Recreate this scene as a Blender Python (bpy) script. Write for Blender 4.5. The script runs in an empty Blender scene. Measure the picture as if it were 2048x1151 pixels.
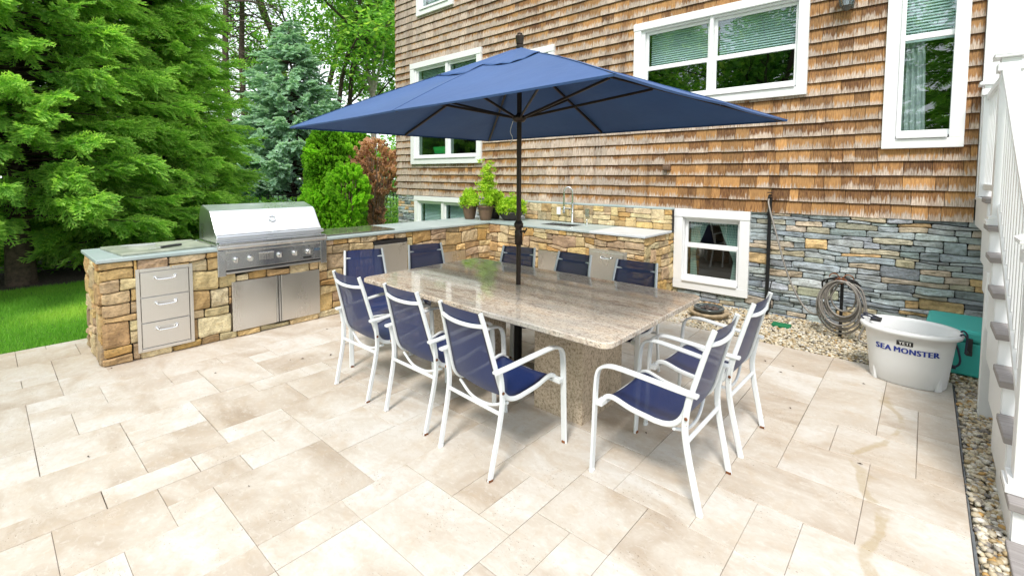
import bpy, bmesh, math, random
import numpy as np
from mathutils import Vector, Matrix, noise as mnoise
R = math.radians
random.seed(7); rng = np.random.default_rng(7)
SC = bpy.context.scene
COL = SC.collection

# ------------------------------------------------------------------ camera
cam_d = bpy.data.cameras.new("camera"); cam = bpy.data.objects.new("camera", cam_d); COL.objects.link(cam)
cam_d.sensor_width = 36; cam_d.lens = 939.58/2048*36; cam_d.shift_y = -0.0820
cam_d.clip_start = 0.05; cam_d.clip_end = 800
yaw, pit, rol = R(41.416), R(3.36), R(0.28)
F = Vector((-math.sin(yaw)*math.cos(pit), math.cos(yaw)*math.cos(pit), -math.sin(pit)))
RX = Vector((math.cos(yaw), math.sin(yaw), 0)); UP = RX.cross(F)
R2 = RX*math.cos(rol)+UP*math.sin(rol); U2 = -RX*math.sin(rol)+UP*math.cos(rol)
mw = Matrix((R2, U2, -F)).transposed().to_4x4(); mw.translation = Vector((2.556, -6.224, 1.628))
cam.matrix_world = mw
SC.camera = cam
# ------------------------------------------------------------------ world: bright overcast sky with thin blue gaps
SUN_EL, SUN_AZ = R(55), R(158)      # azimuth from +Y, clockwise
W = bpy.data.worlds.new("World"); SC.world = W; W.use_nodes = True
nt = W.node_tree; nt.nodes.clear()
sky = nt.nodes.new('ShaderNodeTexSky'); sky.sky_type = 'NISHITA'; sky.sun_disc = False
sky.sun_elevation = SUN_EL; sky.sun_rotation = SUN_AZ; sky.dust_density = 3; sky.air_density = 1.2
b1 = nt.nodes.new('ShaderNodeBackground'); b1.inputs[1].default_value = 0.12; nt.links.new(sky.outputs[0], b1.inputs[0])
b2 = nt.nodes.new('ShaderNodeBackground'); b2.inputs[0].default_value = (0.90, 0.95, 1.0, 1); b2.inputs[1].default_value = 1.0
tc = nt.nodes.new('ShaderNodeTexCoord'); nz = nt.nodes.new('ShaderNodeTexNoise'); nz.inputs['Scale'].default_value = 2.2; nz.inputs['Detail'].default_value = 5
nt.links.new(tc.outputs['Generated'], nz.inputs['Vector'])
mr = nt.nodes.new('ShaderNodeMapRange'); mr.inputs[1].default_value = .35; mr.inputs[2].default_value = .55; mr.inputs[3].default_value = .62; mr.inputs[4].default_value = 1.0
nt.links.new(nz.outputs[0], mr.inputs[0])
mx = nt.nodes.new('ShaderNodeMixShader'); nt.links.new(mr.outputs[0], mx.inputs[0]); nt.links.new(b1.outputs[0], mx.inputs[1]); nt.links.new(b2.outputs[0], mx.inputs[2])
wo = nt.nodes.new('ShaderNodeOutputWorld'); nt.links.new(mx.outputs[0], wo.inputs[0])
sd = bpy.data.lights.new("sun", 'SUN'); sd.energy = 1.8; sd.angle = R(12); sd.color = (1.0, .95, .88)
so = bpy.data.objects.new("sun", sd); COL.objects.link(so)
sdir = Vector((math.sin(SUN_AZ)*math.cos(SUN_EL), math.cos(SUN_AZ)*math.cos(SUN_EL), math.sin(SUN_EL)))
so.rotation_euler = sdir.to_track_quat('Z', 'Y').to_euler()
SC.view_settings.view_transform = 'Standard'; SC.view_settings.look = 'None'; SC.view_settings.gamma = 1
SC.view_settings.exposure = 0.90

# ------------------------------------------------------------------ material helpers
class NT:
    def __init__(s, name):
        s.m = bpy.data.materials.new(name); s.m.use_nodes = True; s.t = s.m.node_tree; s.t.nodes.clear()
        s.out = s.t.nodes.new('ShaderNodeOutputMaterial')
    def n(s, typ, **kw):
        nd = s.t.nodes.new('ShaderNode'+typ)
        for k, v in kw.items():
            if k.startswith('_'): setattr(nd, k[1:], v)
            else:
                key = k.replace('__', ' ') if not k.startswith('i') or not k[1:].isdigit() else int(k[1:])
                s.set(nd, key, v)
        return nd
    def set(s, nd, key, v):
        if isinstance(v, bpy.types.NodeSocket): s.t.links.new(v, nd.inputs[key])
        elif isinstance(v, bpy.types.Node): s.t.links.new(v.outputs[0], nd.inputs[key])
        else:
            if isinstance(v, tuple) and len(v) == 3 and nd.inputs[key].type == 'RGBA': v = (*v, 1)
            nd.inputs[key].default_value = v
    def coord(s, kind='Object', scale=(1, 1, 1), add=None):
        c = s.n('TexCoord').outputs[kind]
        if add is not None: c = s.n('VectorMath', _operation='ADD', i0=c, i1=add).outputs[0]
        m = s.n('Mapping', Vector=c); m.inputs['Scale'].default_value = scale
        return m.outputs[0]
    def noise(s, vec, scale, detail=4, rough=.55, dist=0):
        return s.n('TexNoise', Vector=vec, Scale=scale, Detail=detail, Roughness=rough, Distortion=dist).outputs[0]
    def ramp(s, fac, stops):
        r = s.n('ValToRGB', i0=fac); el = r.color_ramp.elements
        while len(el) < len(stops): el.new(0.5)
        for e, (p, c) in zip(el, stops):
            e.position = p; e.color = (*c, 1) if len(c) == 3 else c
        return r.outputs[0]
    def mapr(s, v, a, b, c=0, d=1):
        return s.n('MapRange', i0=v, i1=a, i2=b, i3=c, i4=d).outputs[0]
    def mix(s, f, a, b, mode='MIX'):
        m = s.n('Mix', _data_type='RGBA', _blend_type=mode)
        s.set(m, 0, f); s.set(m, 6, a); s.set(m, 7, b); return m.outputs[2]
    def math(s, op, a, b=0.0):
        return s.n('Math', _operation=op, i0=a, i1=b).outputs[0]
    def attr(s, name='Col'):
        a = s.n('Attribute'); a.attribute_name = name; return a.outputs['Color']
    def sep(s, c):
        return s.n('SeparateColor', i0=c).outputs
    def bump(s, h, strength=.3, dist=.01):
        return s.n('Bump', Height=h, Strength=strength, Distance=dist).outputs[0]
    def done(s, base, rough=.6, metal=0., normal=None, spec=.5, coat=0, emit=None, alpha=None, sheen=0):
        p = s.n('BsdfPrincipled'); s.set(p, 'Base Color', base); s.set(p, 'Roughness', rough); s.set(p, 'Metallic', metal)
        s.set(p, 'Specular IOR Level', spec)
        if normal is not None: s.set(p, 'Normal', normal)
        if coat: s.set(p, 'Coat Weight', coat); s.set(p, 'Coat Roughness', .05)
        if alpha is not None: s.set(p, 'Alpha', alpha)
        if sheen: s.set(p, 'Sheen Weight', sheen)
        s.p = p; s.t.links.new(p.outputs[0], s.out.inputs[0]); return s.m

def simple(name, col, rough=.5, metal=0., var=.12, scale=8, bump=0., bscale=60, spec=.5):
    t = NT(name); v = t.coord()
    f = t.noise(v, scale, 5)
    c = t.mix(t.mapr(f, .3, .7), tuple(x*(1-var) for x in col), tuple(min(1, x*(1+var)) for x in col))
    nrm = t.bump(t.noise(v, bscale, 4), bump, .004) if bump else None
    return t.done(c, rough, metal, nrm, spec)

M = {}
M['white_paint'] = simple('white_paint', (.80, .81, .82), .42, var=.03, scale=3)
M['white_vinyl'] = simple('white_vinyl', (.83, .84, .85), .35, var=.02, scale=2)
M['dark_metal'] = simple('dark_bronze_metal', (.045, .032, .026), .38, .6, var=.1)
M['black_iron'] = simple('black_iron', (.015, .015, .016), .5, .4, bump=.2)
M['black_plastic'] = simple('black_plastic', (.02, .02, .022), .4)
M['rust'] = simple('rust', (.20, .07, .025), .85, .1, var=.5, scale=30, bump=.4)
M['chrome'] = simple('chrome', (.78, .78, .78), .12, 1., var=.04)
M['soil'] = simple('soil', (.05, .033, .02), .95, var=.5, scale=40, bump=.6)
M['brown_pot'] = simple('brown_pot', (.145, .085, .05), .55, var=.12, scale=12)
M['dark_pot'] = simple('dark_pot', (.035, .024, .022), .5, var=.15)
M['rope'] = simple('rope', (.03, .035, .06), .8, bump=.5, bscale=200)
M['teal_plastic'] = simple('teal_plastic', (.06, .52, .47), .35, var=.05, scale=4)
M['tub_plastic'] = simple('tub_plastic', (.76, .77, .78), .38, var=.03, scale=4)
M['blue_letter'] = simple('blue_letter', (.01, .035, .30), .45, var=.03)
M['black_label'] = simple('black_label', (.008, .008, .01), .4)
M['white_label'] = simple('white_label', (.8, .8, .8), .4)
M['green_lid'] = simple('green_lid', (.005, .16, .06), .5)
M['green_box'] = simple('green_box', (.03, .42, .10), .45)
M['interior'] = simple('interior', (.05, .055, .055), .9, var=.3, scale=1)
M['blind'] = simple('blind', (.74, .84, .86), .6, var=.03)
M['hose'] = simple('hose', (.26, .24, .22), .45, .3, var=.2, scale=30)
M['dark_wood'] = simple('dark_wood', (.07, .045, .03), .8, var=.3)
M['mulch'] = simple('mulch', (.09, .068, .06), .95, var=.7, scale=50, bump=1, bscale=80)
M['bowl_stone'] = simple('bowl_stone', (.35, .27, .17), .85, var=.4, scale=25, bump=.6)

def steel(name, col=(.74, .72, .69), rough=.30, streak='z', scalev=(90, 90, 1.2), coldstreaks=.08):
    t = NT(name); v = t.coord(scale=scalev)
    f = t.noise(v, 3, 3)
    lo = t.noise(t.coord(scale=(2, 2, .7)), 1.5, 2)
    c = t.mix(t.mapr(f, .3, .7), tuple(x*(1-coldstreaks*.35) for x in col), col)
    r = t.math('ADD', t.mapr(f, .3, .7, rough-.012, rough+.012), t.math('ADD', t.mapr(lo, .3, .7, -.05, .06), t.mapr(t.noise(t.coord(), 7, 4, .6), .5, .75, 0, .05)))
    return t.done(c, r, 1.0, t.bump(t.noise(t.coord(scale=(1, 1, .6)), 3.5, 2), .02, .02))
M['steel'] = steel('brushed_steel')
M['steel_hood'] = steel('hood_steel', (.80, .81, .83), .30, scalev=(90, 1.2, 90))
M['steel_panel'] = steel('panel_steel', (.64, .65, .66), .24, scalev=(90, 1.2, 90))

# weathered cedar: per shingle random colour attribute, UV v = 0 at the butt, 1 under the next course
t = NT('cedar_shingle'); uv = t.n('UVMap').outputs[0]; a = t.sep(t.attr())
off = t.n('CombineXYZ', i0=t.math('MULTIPLY', a[0], 50.), i1=t.math('MULTIPLY', a[1], 9.), i2=0.).outputs[0]
vu = t.n('VectorMath', _operation='ADD', i0=uv, i1=off).outputs[0]
mp = t.n('Mapping', Vector=vu); mp.inputs['Scale'].default_value = (60, .9, 1)
st = t.noise(mp.outputs[0], 1.0, 5, .6)
mp2 = t.n('Mapping', Vector=vu); mp2.inputs['Scale'].default_value = (150, 1.6, 1)
fine = t.noise(mp2.outputs[0], 1.0, 4, .6)
mp3 = t.n('Mapping', Vector=vu); mp3.inputs['Scale'].default_value = (9, .9, 1)
lo = t.noise(mp3.outputs[0], 1.0, 3)
sv = t.n('SeparateXYZ', i0=uv).outputs[1]
# streaky weather line: orange above, silvered below; a[2] = how exposed this spot of the wall is
line = t.math('ADD', t.math('MULTIPLY', t.math('SUBTRACT', st, .5), 2.2), t.math('MULTIPLY', sv, 1.35))
line = t.math('ADD', line, t.math('MULTIPLY', t.math('SUBTRACT', a[2], .5), 1.5))
line = t.math('ADD', line, t.math('MULTIPLY', t.math('SUBTRACT', lo, .5), 1.0))
k = t.mapr(line, .50, .86)
silver = t.mix(t.mapr(fine, .3, .68), (.24, .17, .12), (.68, .60, .53))
orange = t.mix(t.mapr(t.math('ADD', fine, t.math('MULTIPLY', a[1], .35)), .45, .95), (.115, .048, .017), (.56, .31, .115))
c = t.mix(k, silver, orange)
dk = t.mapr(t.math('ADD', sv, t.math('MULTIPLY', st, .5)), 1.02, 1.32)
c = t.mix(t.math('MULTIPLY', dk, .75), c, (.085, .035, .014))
c = t.mix(1.0, c, t.mix(a[0], (.76, .74, .72), (1.14, 1.08, 1.02)), 'MULTIPLY')
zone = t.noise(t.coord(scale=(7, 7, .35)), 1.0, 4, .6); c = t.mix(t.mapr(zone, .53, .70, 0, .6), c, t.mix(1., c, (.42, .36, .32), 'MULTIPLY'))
M['shingle'] = t.done(c, .82, 0, t.bump(t.math('ADD', fine, st), .35, .004))

def stone_mat(name, stain, stainamt):
    t = NT(name); v = t.coord(); col = t.attr()
    n1 = t.noise(v, 9, 6, .6, .4); n2 = t.noise(v, 45, 5, .65); n3 = t.noise(t.coord(scale=(1, 1, 3)), 14, 5, .6, .8)
    c = t.mix(t.mapr(n1, .3, .72), t.mix(1., col, (.66, .62, .58), 'MULTIPLY'), t.mix(1., col, (1.28, 1.24, 1.18), 'MULTIPLY'))
    c = t.mix(t.math('MULTIPLY', t.mapr(n3, .52, .7), stainamt), c, stain)
    c = t.mix(t.mapr(n2, .30, .5, .45, 0), c, (.07, .055, .04))
    h = t.math('ADD', t.math('MULTIPLY', n3, 1.2), t.math('MULTIPLY', n2, .6))
    return t.done(c, .85, 0, t.bump(h, .8, .012))
M['stone_tan'] = stone_mat('tan_ledgestone', (.50, .31, .12), .42)
M['stone_grey'] = stone_mat('grey_ledgestone', (.34, .30, .22), .22)
M['joint'] = simple('dark_joint', (.028, .024, .02), .95, var=.3, scale=20)  # dark backing behind the stones, seen in their joints

t = NT('bluestone'); v = t.coord()
c = t.mix(t.mapr(t.noise(v, 1.6, 5), .3, .7), (.30, .38, .38), (.46, .52, .52))
c = t.mix(t.mapr(t.noise(v, 22, 5), .55, .8, 0, .4), c, (.27, .30, .29))
M['bluestone'] = t.done(c, .38, 0, t.bump(t.noise(v, 40, 4), .15, .003))
t = NT('board_stone'); v = t.coord(scale=(1, 1, 1))
c = t.mix(t.mapr(t.noise(v, 5, 6, .6, 1), .3, .7), (.19, .22, .17), (.44, .46, .37))
M['board'] = t.done(c, .45, 0, t.bump(t.noise(v, 60, 4), .2, .003))
t = NT('olive_granite'); v = t.coord(scale=(1, .5, 1))
c = t.mix(t.mapr(t.noise(v, 9, 7, .7, 1), .3, .7), (.055, .06, .04), (.20, .20, .15))
M['olive_granite'] = t.done(c, .10, 0)

# granite table
t = NT('granite_top'); v = t.coord(scale=(.9, 3.6, 1)); vo = t.coord()
w = t.noise(v, 2.6, 8, .70, 1.6)
c = t.ramp(w, [(.28, (.27, .20, .16)), (.42, (.50, .40, .32)), (.48, (.68, .61, .52)), (.56, (.60, .48, .37)), (.64, (.70, .64, .55)), (.78, (.74, .69, .63))])
sp = t.noise(t.coord(scale=(1, 2, 1)), 70, 5, .75, .5)
c = t.mix(t.mapr(sp, .54, .60, 0, .85), c, (.10, .07, .06))
c = t.mix(t.mapr(t.noise(t.coord(scale=(1, 2.2, 1)), 24, 6, .75, 1.2), .56, .63, 0, .75), c, (.16, .12, .11))
c = t.mix(t.mapr(t.noise(vo, 130, 3, .7), .58, .70, 0, .5), c, (.62, .56, .48))
c = t.mix(t.mapr(t.noise(v, 1.1, 3), .52, .72, 0, .5), c, (.34, .36, .36))
M['granite_top'] = t.done(c, .05, 0, None, .5)
t = NT('granite_side')
v = t.coord(); sp = t.noise(v, 60, 6, .75, .5)
c = t.ramp(sp, [(.30, (.12, .09, .06)), (.42, (.31, .24, .165)), (.50, (.53, .43, .32)), (.66, (.66, .57, .46))])
c = t.mix(t.mapr(t.noise(v, 5, 4), .5, .72, 0, .45), c, (.20, .17, .115))
M['granite_side'] = t.done(c, .30, 0, t.bump(sp, .15, .003))

# travertine
t = NT('travertine'); a = t.sep(t.attr())
off = t.n('CombineXYZ', i0=t.math('MULTIPLY', a[0], 37.), i1=t.math('MULTIPLY', a[1], 53.), i2=0.).outputs[0]
v = t.coord(scale=(1.0, 1.6, 1), add=off); vf = t.coord(add=off); vg = t.coord()
n1 = t.noise(v, 1.5, 7, .62, .9); n2 = t.noise(vf, 8, 6, .65, .6); n4 = t.noise(t.coord(scale=(1, 1.5, 1), add=off), 22, 6, .7, .8)
c = t.ramp(t.math('ADD', t.math('MULTIPLY', n1, .9), t.math('MULTIPLY', a[2], .14)), [(.28, (.36, .285, .215)), (.42, (.465, .395, .325)), (.52, (.54, .485, .42)), (.66, (.61, .58, .54))])
c = t.mix(t.mapr(n2, .50, .70, 0, .38), c, (.50, .385, .27))
c = t.mix(t.mapr(t.noise(vg, .9, 5, .6), .52, .72, 0, .35), c, (.48, .38, .28))
c = t.mix(t.mapr(n4, .52, .68, 0, .35), c, (.46, .36, .27)); c = t.mix(t.mapr(n4, .46, .34, 0, .25), c, (.76, .73, .69))
pit = t.noise(t.coord(scale=(1, 1.7, 1), add=off), 75, 3, .6); pm = t.noise(vf, 4.5, 3)
pf = t.math('MULTIPLY', t.mapr(pit, .63, .67), t.mapr(pm, .52, .62))
grit = t.noise(vg, 210, 2, .5); c = t.mix(t.math('MULTIPLY', t.mapr(grit, .70, .76), .35), c, (.20, .14, .09))
c = t.mix(t.math('MULTIPLY', pf, .85), c, (.17, .115, .07))
# a muddy drip trail that runs across the right of the patio
g = t.n('SeparateXYZ', i0=t.n('TexCoord').outputs['Object']).outputs
wob = t.math('MULTIPLY', t.math('SUBTRACT', t.noise(vg, 1.6, 2), .5), .55)
dx = t.math('ABSOLUTE', t.math('SUBTRACT', t.math('SUBTRACT', g[0], 2.42), wob))
tr = t.math('MULTIPLY', t.mapr(t.math('ADD', dx, t.math('MULTIPLY', t.noise(vg, 14, 4), .055)), .045, .062, 1, 0), t.mapr(t.noise(vg, 7, 3), .36, .46))
tr = t.math('MULTIPLY', tr, t.mapr(g[1], -1.9, -1.7, 1, 0))
c = t.mix(t.math('MULTIPLY', tr, .42), c, (.36, .26, .11))
M['travertine'] = t.done(c, .62, 0, t.bump(t.math('SUBTRACT', t.math('MULTIPLY', n2, .4), pf), .35, .004), .35)
M['grout'] = simple('grout', (.15, .12, .09), .95, var=.5, scale=7, bump=.5)

t = NT('grass_soil'); v = t.coord()
M['grass_base'] = t.done(t.mix(t.mapr(t.noise(v, .8, 6), .3, .7), (.035, .10, .012), (.08, .20, .02)), .9, 0, t.bump(t.noise(v, 60, 4), .6, .02))

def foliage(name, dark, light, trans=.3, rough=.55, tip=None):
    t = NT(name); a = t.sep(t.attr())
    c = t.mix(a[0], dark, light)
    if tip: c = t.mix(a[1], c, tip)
    p = t.n('BsdfPrincipled'); t.set(p, 'Base Color', c); t.set(p, 'Roughness', rough); t.set(p, 'Specular IOR Level', .3)
    tr = t.n('BsdfTranslucent'); t.set(tr, 'Color', t.mix(1., c, (1.3, 1.4, .7), 'MULTIPLY'))
    mxs = t.n('MixShader', i0=trans, i1=p, i2=tr); t.t.links.new(mxs.outputs[0], t.out.inputs[0])
    return t.m
M['spruce'] = foliage('spruce_needles', (.10, .29, .060), (.30, .58, .105), .46, tip=(.66, .86, .22))
M['blue_spruce'] = foliage('blue_spruce_needles', (.22, .38, .32), (.46, .64, .55), .35, tip=(.70, .86, .80))
M['arbor'] = foliage('arborvitae', (.07, .27, .012), (.26, .62, .03), .35, tip=(.50, .82, .06))
M['brown_leaf'] = foliage('dead_foliage', (.40, .19, .11), (.70, .42, .27), .35, tip=(.82, .58, .42))
M['leaf'] = foliage('broad_leaf', (.09, .26, .045), (.26, .54, .09), .5, tip=(.52, .72, .14))
M['potleaf'] = foliage('pot_leaf', (.20, .44, .02), (.46, .70, .04), .4, tip=(.68, .78, .08))
M['blade'] = foliage('grass_blade', (.14, .38, .04), (.32, .62, .09), .45, tip=(.50, .70, .12))
M['bark'] = simple('bark', (.085, .06, .045), .9, var=.5, scale=18, bump=1, bscale=25)
M['birch_bark'] = simple('pale_bark', (.42, .37, .32), .85, var=.35, scale=9, bump=.4)
M['twig'] = simple('twig', (.22, .15, .10), .9, var=.4, scale=20)

t = NT('pebble'); col = t.attr()
M['pebble'] = t.done(t.mix(t.mapr(t.noise(t.coord(), 60, 3), .3, .7), t.mix(1., col, (.75, .75, .75), 'MULTIPLY'), col), .5)

# sling fabric: navy mesh that shows what is behind it, with solid hems along its sides
t = NT('sling_fabric'); uv = t.n('UVMap').outputs[0]; su = t.n('SeparateXYZ', i0=uv).outputs
edge = t.math('ABSOLUTE', t.math('SUBTRACT', su[0], .5))
weave = t.n('TexNoise', Vector=t.n('Mapping', Vector=uv, Scale=(30, 420, 1)).outputs[0], Scale=1., Detail=2.).outputs[0]
al = t.mapr(edge, .42, .43, .93, 1.)
c = t.mix(t.mapr(weave, .3, .7), (.006, .017, .080), (.012, .030, .13))
c = t.mix(t.mapr(edge, .42, .43), c, (.006, .010, .05))
M['sling'] = t.done(c, .42, 0, t.bump(weave, .1, .001), .5, alpha=al)

t = NT('canopy_fabric'); v = t.coord()
c = t.mix(t.mapr(t.noise(v, 2.5, 5), .3, .7), (.022, .070, .215), (.030, .090, .26))
c = t.mix(t.mapr(t.noise(v, 300, 2), .3, .7, 0, .15), c, (.07, .13, .30))
p = t.n('BsdfPrincipled'); t.set(p, 'Base Color', c); t.set(p, 'Roughness', .75); t.set(p, 'Sheen Weight', .08); t.set(p, 'Normal', t.bump(t.noise(v, 3, 4), .3, .03))
tr = t.n('BsdfTranslucent', Color=(.035, .07, .26, 1)); mxs = t.n('MixShader', i0=.02, i1=p, i2=tr); t.t.links.new(mxs.outputs[0], t.out.inputs[0])
M['canopy'] = t.m

# window glass: clear pane with a fresnel mirror
t = NT('window_glass')
tr = t.n('BsdfTransparent', Color=(.72, .83, .82, 1)); gl = t.n('BsdfGlossy', Color=(.95, 1., 1., 1), Roughness=.0)
lw = t.n('LayerWeight', Blend=.5).outputs['Facing']; fr = t.mapr(t.math('POWER', lw, 3.), 0, 1, .17, 1.)
wv = t.bump(t.noise(t.coord(), 1.3, 2), .004, .02); t.set(gl, 'Normal', wv)
mxs = t.n('MixShader', i0=fr, i1=tr, i2=gl); t.t.links.new(mxs.outputs[0], t.out.inputs[0]); M['glass'] = t.m

def gingham(name):
    t = NT(name); uv = t.n('UVMap').outputs[0]; s_ = t.n('SeparateXYZ', i0=uv).outputs
    a_ = t.math('GREATER_THAN', t.math('FRACT', s_[0]), .5); b_ = t.math('GREATER_THAN', t.math('FRACT', s_[1]), .5)
    f = t.math('MULTIPLY', t.math('ADD', a_, b_), .5)
    border = s_[2]
    big = t.mix(f, (.62, .70, .64), (.03, .09, .08))
    return t.done(big, .8)
M['gingham'] = gingham('gingham_cloth')
t = NT('pale_check_cloth'); uv = t.n('UVMap').outputs[0]; s_ = t.n('SeparateXYZ', i0=uv).outputs
a_ = t.math('GREATER_THAN', t.math('FRACT', s_[0]), .5); b_ = t.math('GREATER_THAN', t.math('FRACT', s_[1]), .5)
M['check_pale'] = t.done(t.mix(t.math('MULTIPLY', t.math('ADD', a_, b_), .5), (.56, .68, .62), (.30, .42, .38)), .8)
M['cloth'] = simple('pale_cloth', (.50, .60, .54), .8, var=.15, scale=25)
M['lace'] = simple('white_curtain', (.62, .64, .66), .8, var=.2, scale=25)
t = NT('tread_board'); v = t.coord(scale=(2, 30, 30)); f = t.noise(v, 2, 5)
M['tread'] = t.done(t.mix(f, (.16, .14, .135), (.42, .39, .38)), .8, 0, t.bump(f, .3, .004))

# ------------------------------------------------------------------ mesh helpers
class MB:
    def __init__(s): s.v = []; s.f = []; s.c = []; s.uv = []; s.sm = []
    def add(s, vs, fs, col=None, uvs=None, smooth=False):
        b = len(s.v); s.v += [tuple(v) for v in vs]
        for i, f in enumerate(fs):
            s.f.append(tuple(b+j for j in f)); s.c.append(col); s.sm.append(smooth)
            s.uv.append(uvs[i] if uvs else None)
        return s
    def box(s, x0, x1, y0, y1, z0, z1, M4=None, col=None):
        vs = [Vector(p) for p in ((x0, y0, z0), (x1, y0, z0), (x1, y1, z0), (x0, y1, z0), (x0, y0, z1), (x1, y0, z1), (x1, y1, z1), (x0, y1, z1))]
        if M4: vs = [M4 @ v for v in vs]
        return s.add(vs, [(0, 3, 2, 1), (4, 5, 6, 7), (0, 1, 5, 4), (1, 2, 6, 5), (2, 3, 7, 6), (3, 0, 4, 7)], col)
    def sweep(s, pts, prof, closed=False, ref=None, scales=None, smooth=True, cap=True):
        pts = [Vector(p) for p in pts]; n = len(pts); rings = []
        nrm = None
        for i, p in enumerate(pts):
            a = pts[(i-1) % n] if (closed or i > 0) else p
            b = pts[(i+1) % n] if (closed or i < n-1) else p
            d = (b-a).normalized()
            if ref is not None: side = Vector(ref)
            elif nrm is None:
                side = d.cross(Vector((0, 0, 1)))
                if side.length < .1: side = d.cross(Vector((1, 0, 0)))
            else: side = nrm
            side = (side - d*side.dot(d)).normalized(); nrm = side; up = side.cross(d)
            k = scales[i] if scales else 1
            rings.append([p+side*(u*k)+up*(w*k) for u, w in prof])
        m = len(prof); vs = [v for r in rings for v in r]; fs = []
        for i in range(n if closed else n-1):
            j = (i+1) % n
            for q in range(m):
                w = (q+1) % m; fs.append((i*m+q, i*m+w, j*m+w, j*m+q))
        s.add(vs, fs, smooth=smooth)
        if cap and not closed:
            s.add(rings[0], [tuple(range(m))[::-1]]); s.add(rings[-1], [tuple(range(m))])
        return s
    def tube(s, pts, r, n=10, closed=False, scales=None):
        return s.sweep(pts, [(r*math.cos(2*math.pi*i/n), r*math.sin(2*math.pi*i/n)) for i in range(n)], closed, scales=scales)
    def bar(s, pts, w, h, ref, closed=False):   # rectangular section, w along ref
        c = min(w, h)*.28; w /= 2; h /= 2
        prof = [(-w, -h+c), (-w+c, -h), (w-c, -h), (w, -h+c), (w, h-c), (w-c, h), (-w+c, h), (-w, h-c)]
        return s.sweep(pts, prof, closed, ref=ref, smooth=False)
    def lathe(s, prof, c=(0, 0, 0), n=28, smooth=True, sx=1, sy=1, cap=False):
        vs = []; fs = []
        for r, z in prof:
            for i in range(n):
                a = 2*math.pi*i/n; vs.append((c[0]+r*sx*math.cos(a), c[1]+r*sy*math.sin(a), c[2]+z))
        for k in range(len(prof)-1):
            for i in range(n):
                j = (i+1) % n; fs.append((k*n+i, k*n+j, (k+1)*n+j, (k+1)*n+i))
        s.add(vs, fs, smooth=smooth)
        if cap:
            k = len(prof)-1; s.add(vs[:n], [tuple(range(n))[::-1]]); s.add(vs[k*n:], [tuple(range(n))])
        return s
    def build(s, name, m, parent=None, bevel=0, loc=None):
        me = bpy.data.meshes.new(name); me.from_pydata(s.v, [], s.f)
        if any(c is not None for c in s.c):
            at = me.color_attributes.new('Col', 'FLOAT_COLOR', 'CORNER')
            arr = []
            for f, c in zip(s.f, s.c):
                c = c or (.5, .5, .5); arr += [c[0], c[1], c[2], 1.]*len(f)
            at.data.foreach_set('color', arr)
        if any(u is not None for u in s.uv):
            ul = me.uv_layers.new(name='UVMap'); arr = []
            for f, u in zip(s.f, s.uv):
                u = u or [(0, 0)]*len(f)
                for q in u: arr += [q[0], q[1]]
            ul.data.foreach_set('uv', arr)
        me.polygons.foreach_set('use_smooth', s.sm)
        me.materials.append(m); me.update()
        o = bpy.data.objects.new(name, me); COL.objects.link(o)
        if parent: o.parent = parent
        if loc: o.location = loc
        if bevel:
            b = o.modifiers.new('bevel', 'BEVEL'); b.width = bevel; b.segments = 2; b.limit_method = 'ANGLE'; b.angle_limit = R(35)
        return o

def fastmesh(name, verts, faces, m, parent=None, col=None, smooth=False):
    """verts Nx3, faces FxK (all same size) numpy; col FX3 per face"""
    me = bpy.data.meshes.new(name); nf, k = faces.shape
    me.vertices.add(len(verts)); me.vertices.foreach_set('co', verts.astype(np.float32).ravel())
    me.loops.add(nf*k); me.loops.foreach_set('vertex_index', faces.astype(np.int32).ravel())
    me.polygons.add(nf); me.polygons.foreach_set('loop_start', np.arange(0, nf*k, k, dtype=np.int32))
    me.polygons.foreach_set('loop_total', np.full(nf, k, dtype=np.int32))
    me.update(calc_edges=True)
    if col is not None:
        at = me.color_attributes.new('Col', 'FLOAT_COLOR', 'CORNER')
        c = np.ones((nf, k, 4), np.float32)
        c[:, :, :3] = col[:, None, :] if col.ndim == 2 else col
        at.data.foreach_set('color', c.ravel())
    if smooth: me.polygons.foreach_set('use_smooth', np.ones(nf, bool))
    me.materials.append(m)
    o = bpy.data.objects.new(name, me); COL.objects.link(o)
    if parent: o.parent = parent
    return o

def tag(o, label, cat, group=None):
    o['label'] = label; o['category'] = cat
    if group: o['group'] = group
    return o
def thing(name, loc, label, cat, rz=0, group=None):
    o = bpy.data.objects.new(name, None); COL.objects.link(o); o.location = loc; o.rotation_euler = (0, 0, rz); o.empty_display_size = .1
    return tag(o, label, cat, group)
def struct(o, kind='structure'):
    o['kind'] = kind; return o
def T(x, y, z, rz=0): return Matrix.Translation((x, y, z)) @ Matrix.Rotation(rz, 4, 'Z')
def bez(p0, p1, p2, n=8):
    p0, p1, p2 = Vector(p0), Vector(p1), Vector(p2)
    return [p0*(1-t_)**2+p1*2*t_*(1-t_)+p2*t_*t_ for t_ in [i/n for i in range(n+1)]]
def smoothpath(pts, n=6):   # catmull-rom
    P = [Vector(p) for p in pts]; P = [P[0]*2-P[1]]+P+[P[-1]*2-P[-2]]; out = []
    for i in range(1, len(P)-2):
        for k in range(n):
            u = k/n; a, b, c_, d = P[i-1], P[i], P[i+1], P[i+2]
            out.append(.5*((2*b)+(c_-a)*u+(2*a-5*b+4*c_-d)*u*u+(3*b-a-3*c_+d)*u**3))
    out.append(P[-2]); return out

# ================================================================== GROUND
mb = MB(); mb.box(-150, 150, -150, 150, -.5, -.06); struct(mb.build('ground', M['grass_base']))
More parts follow.
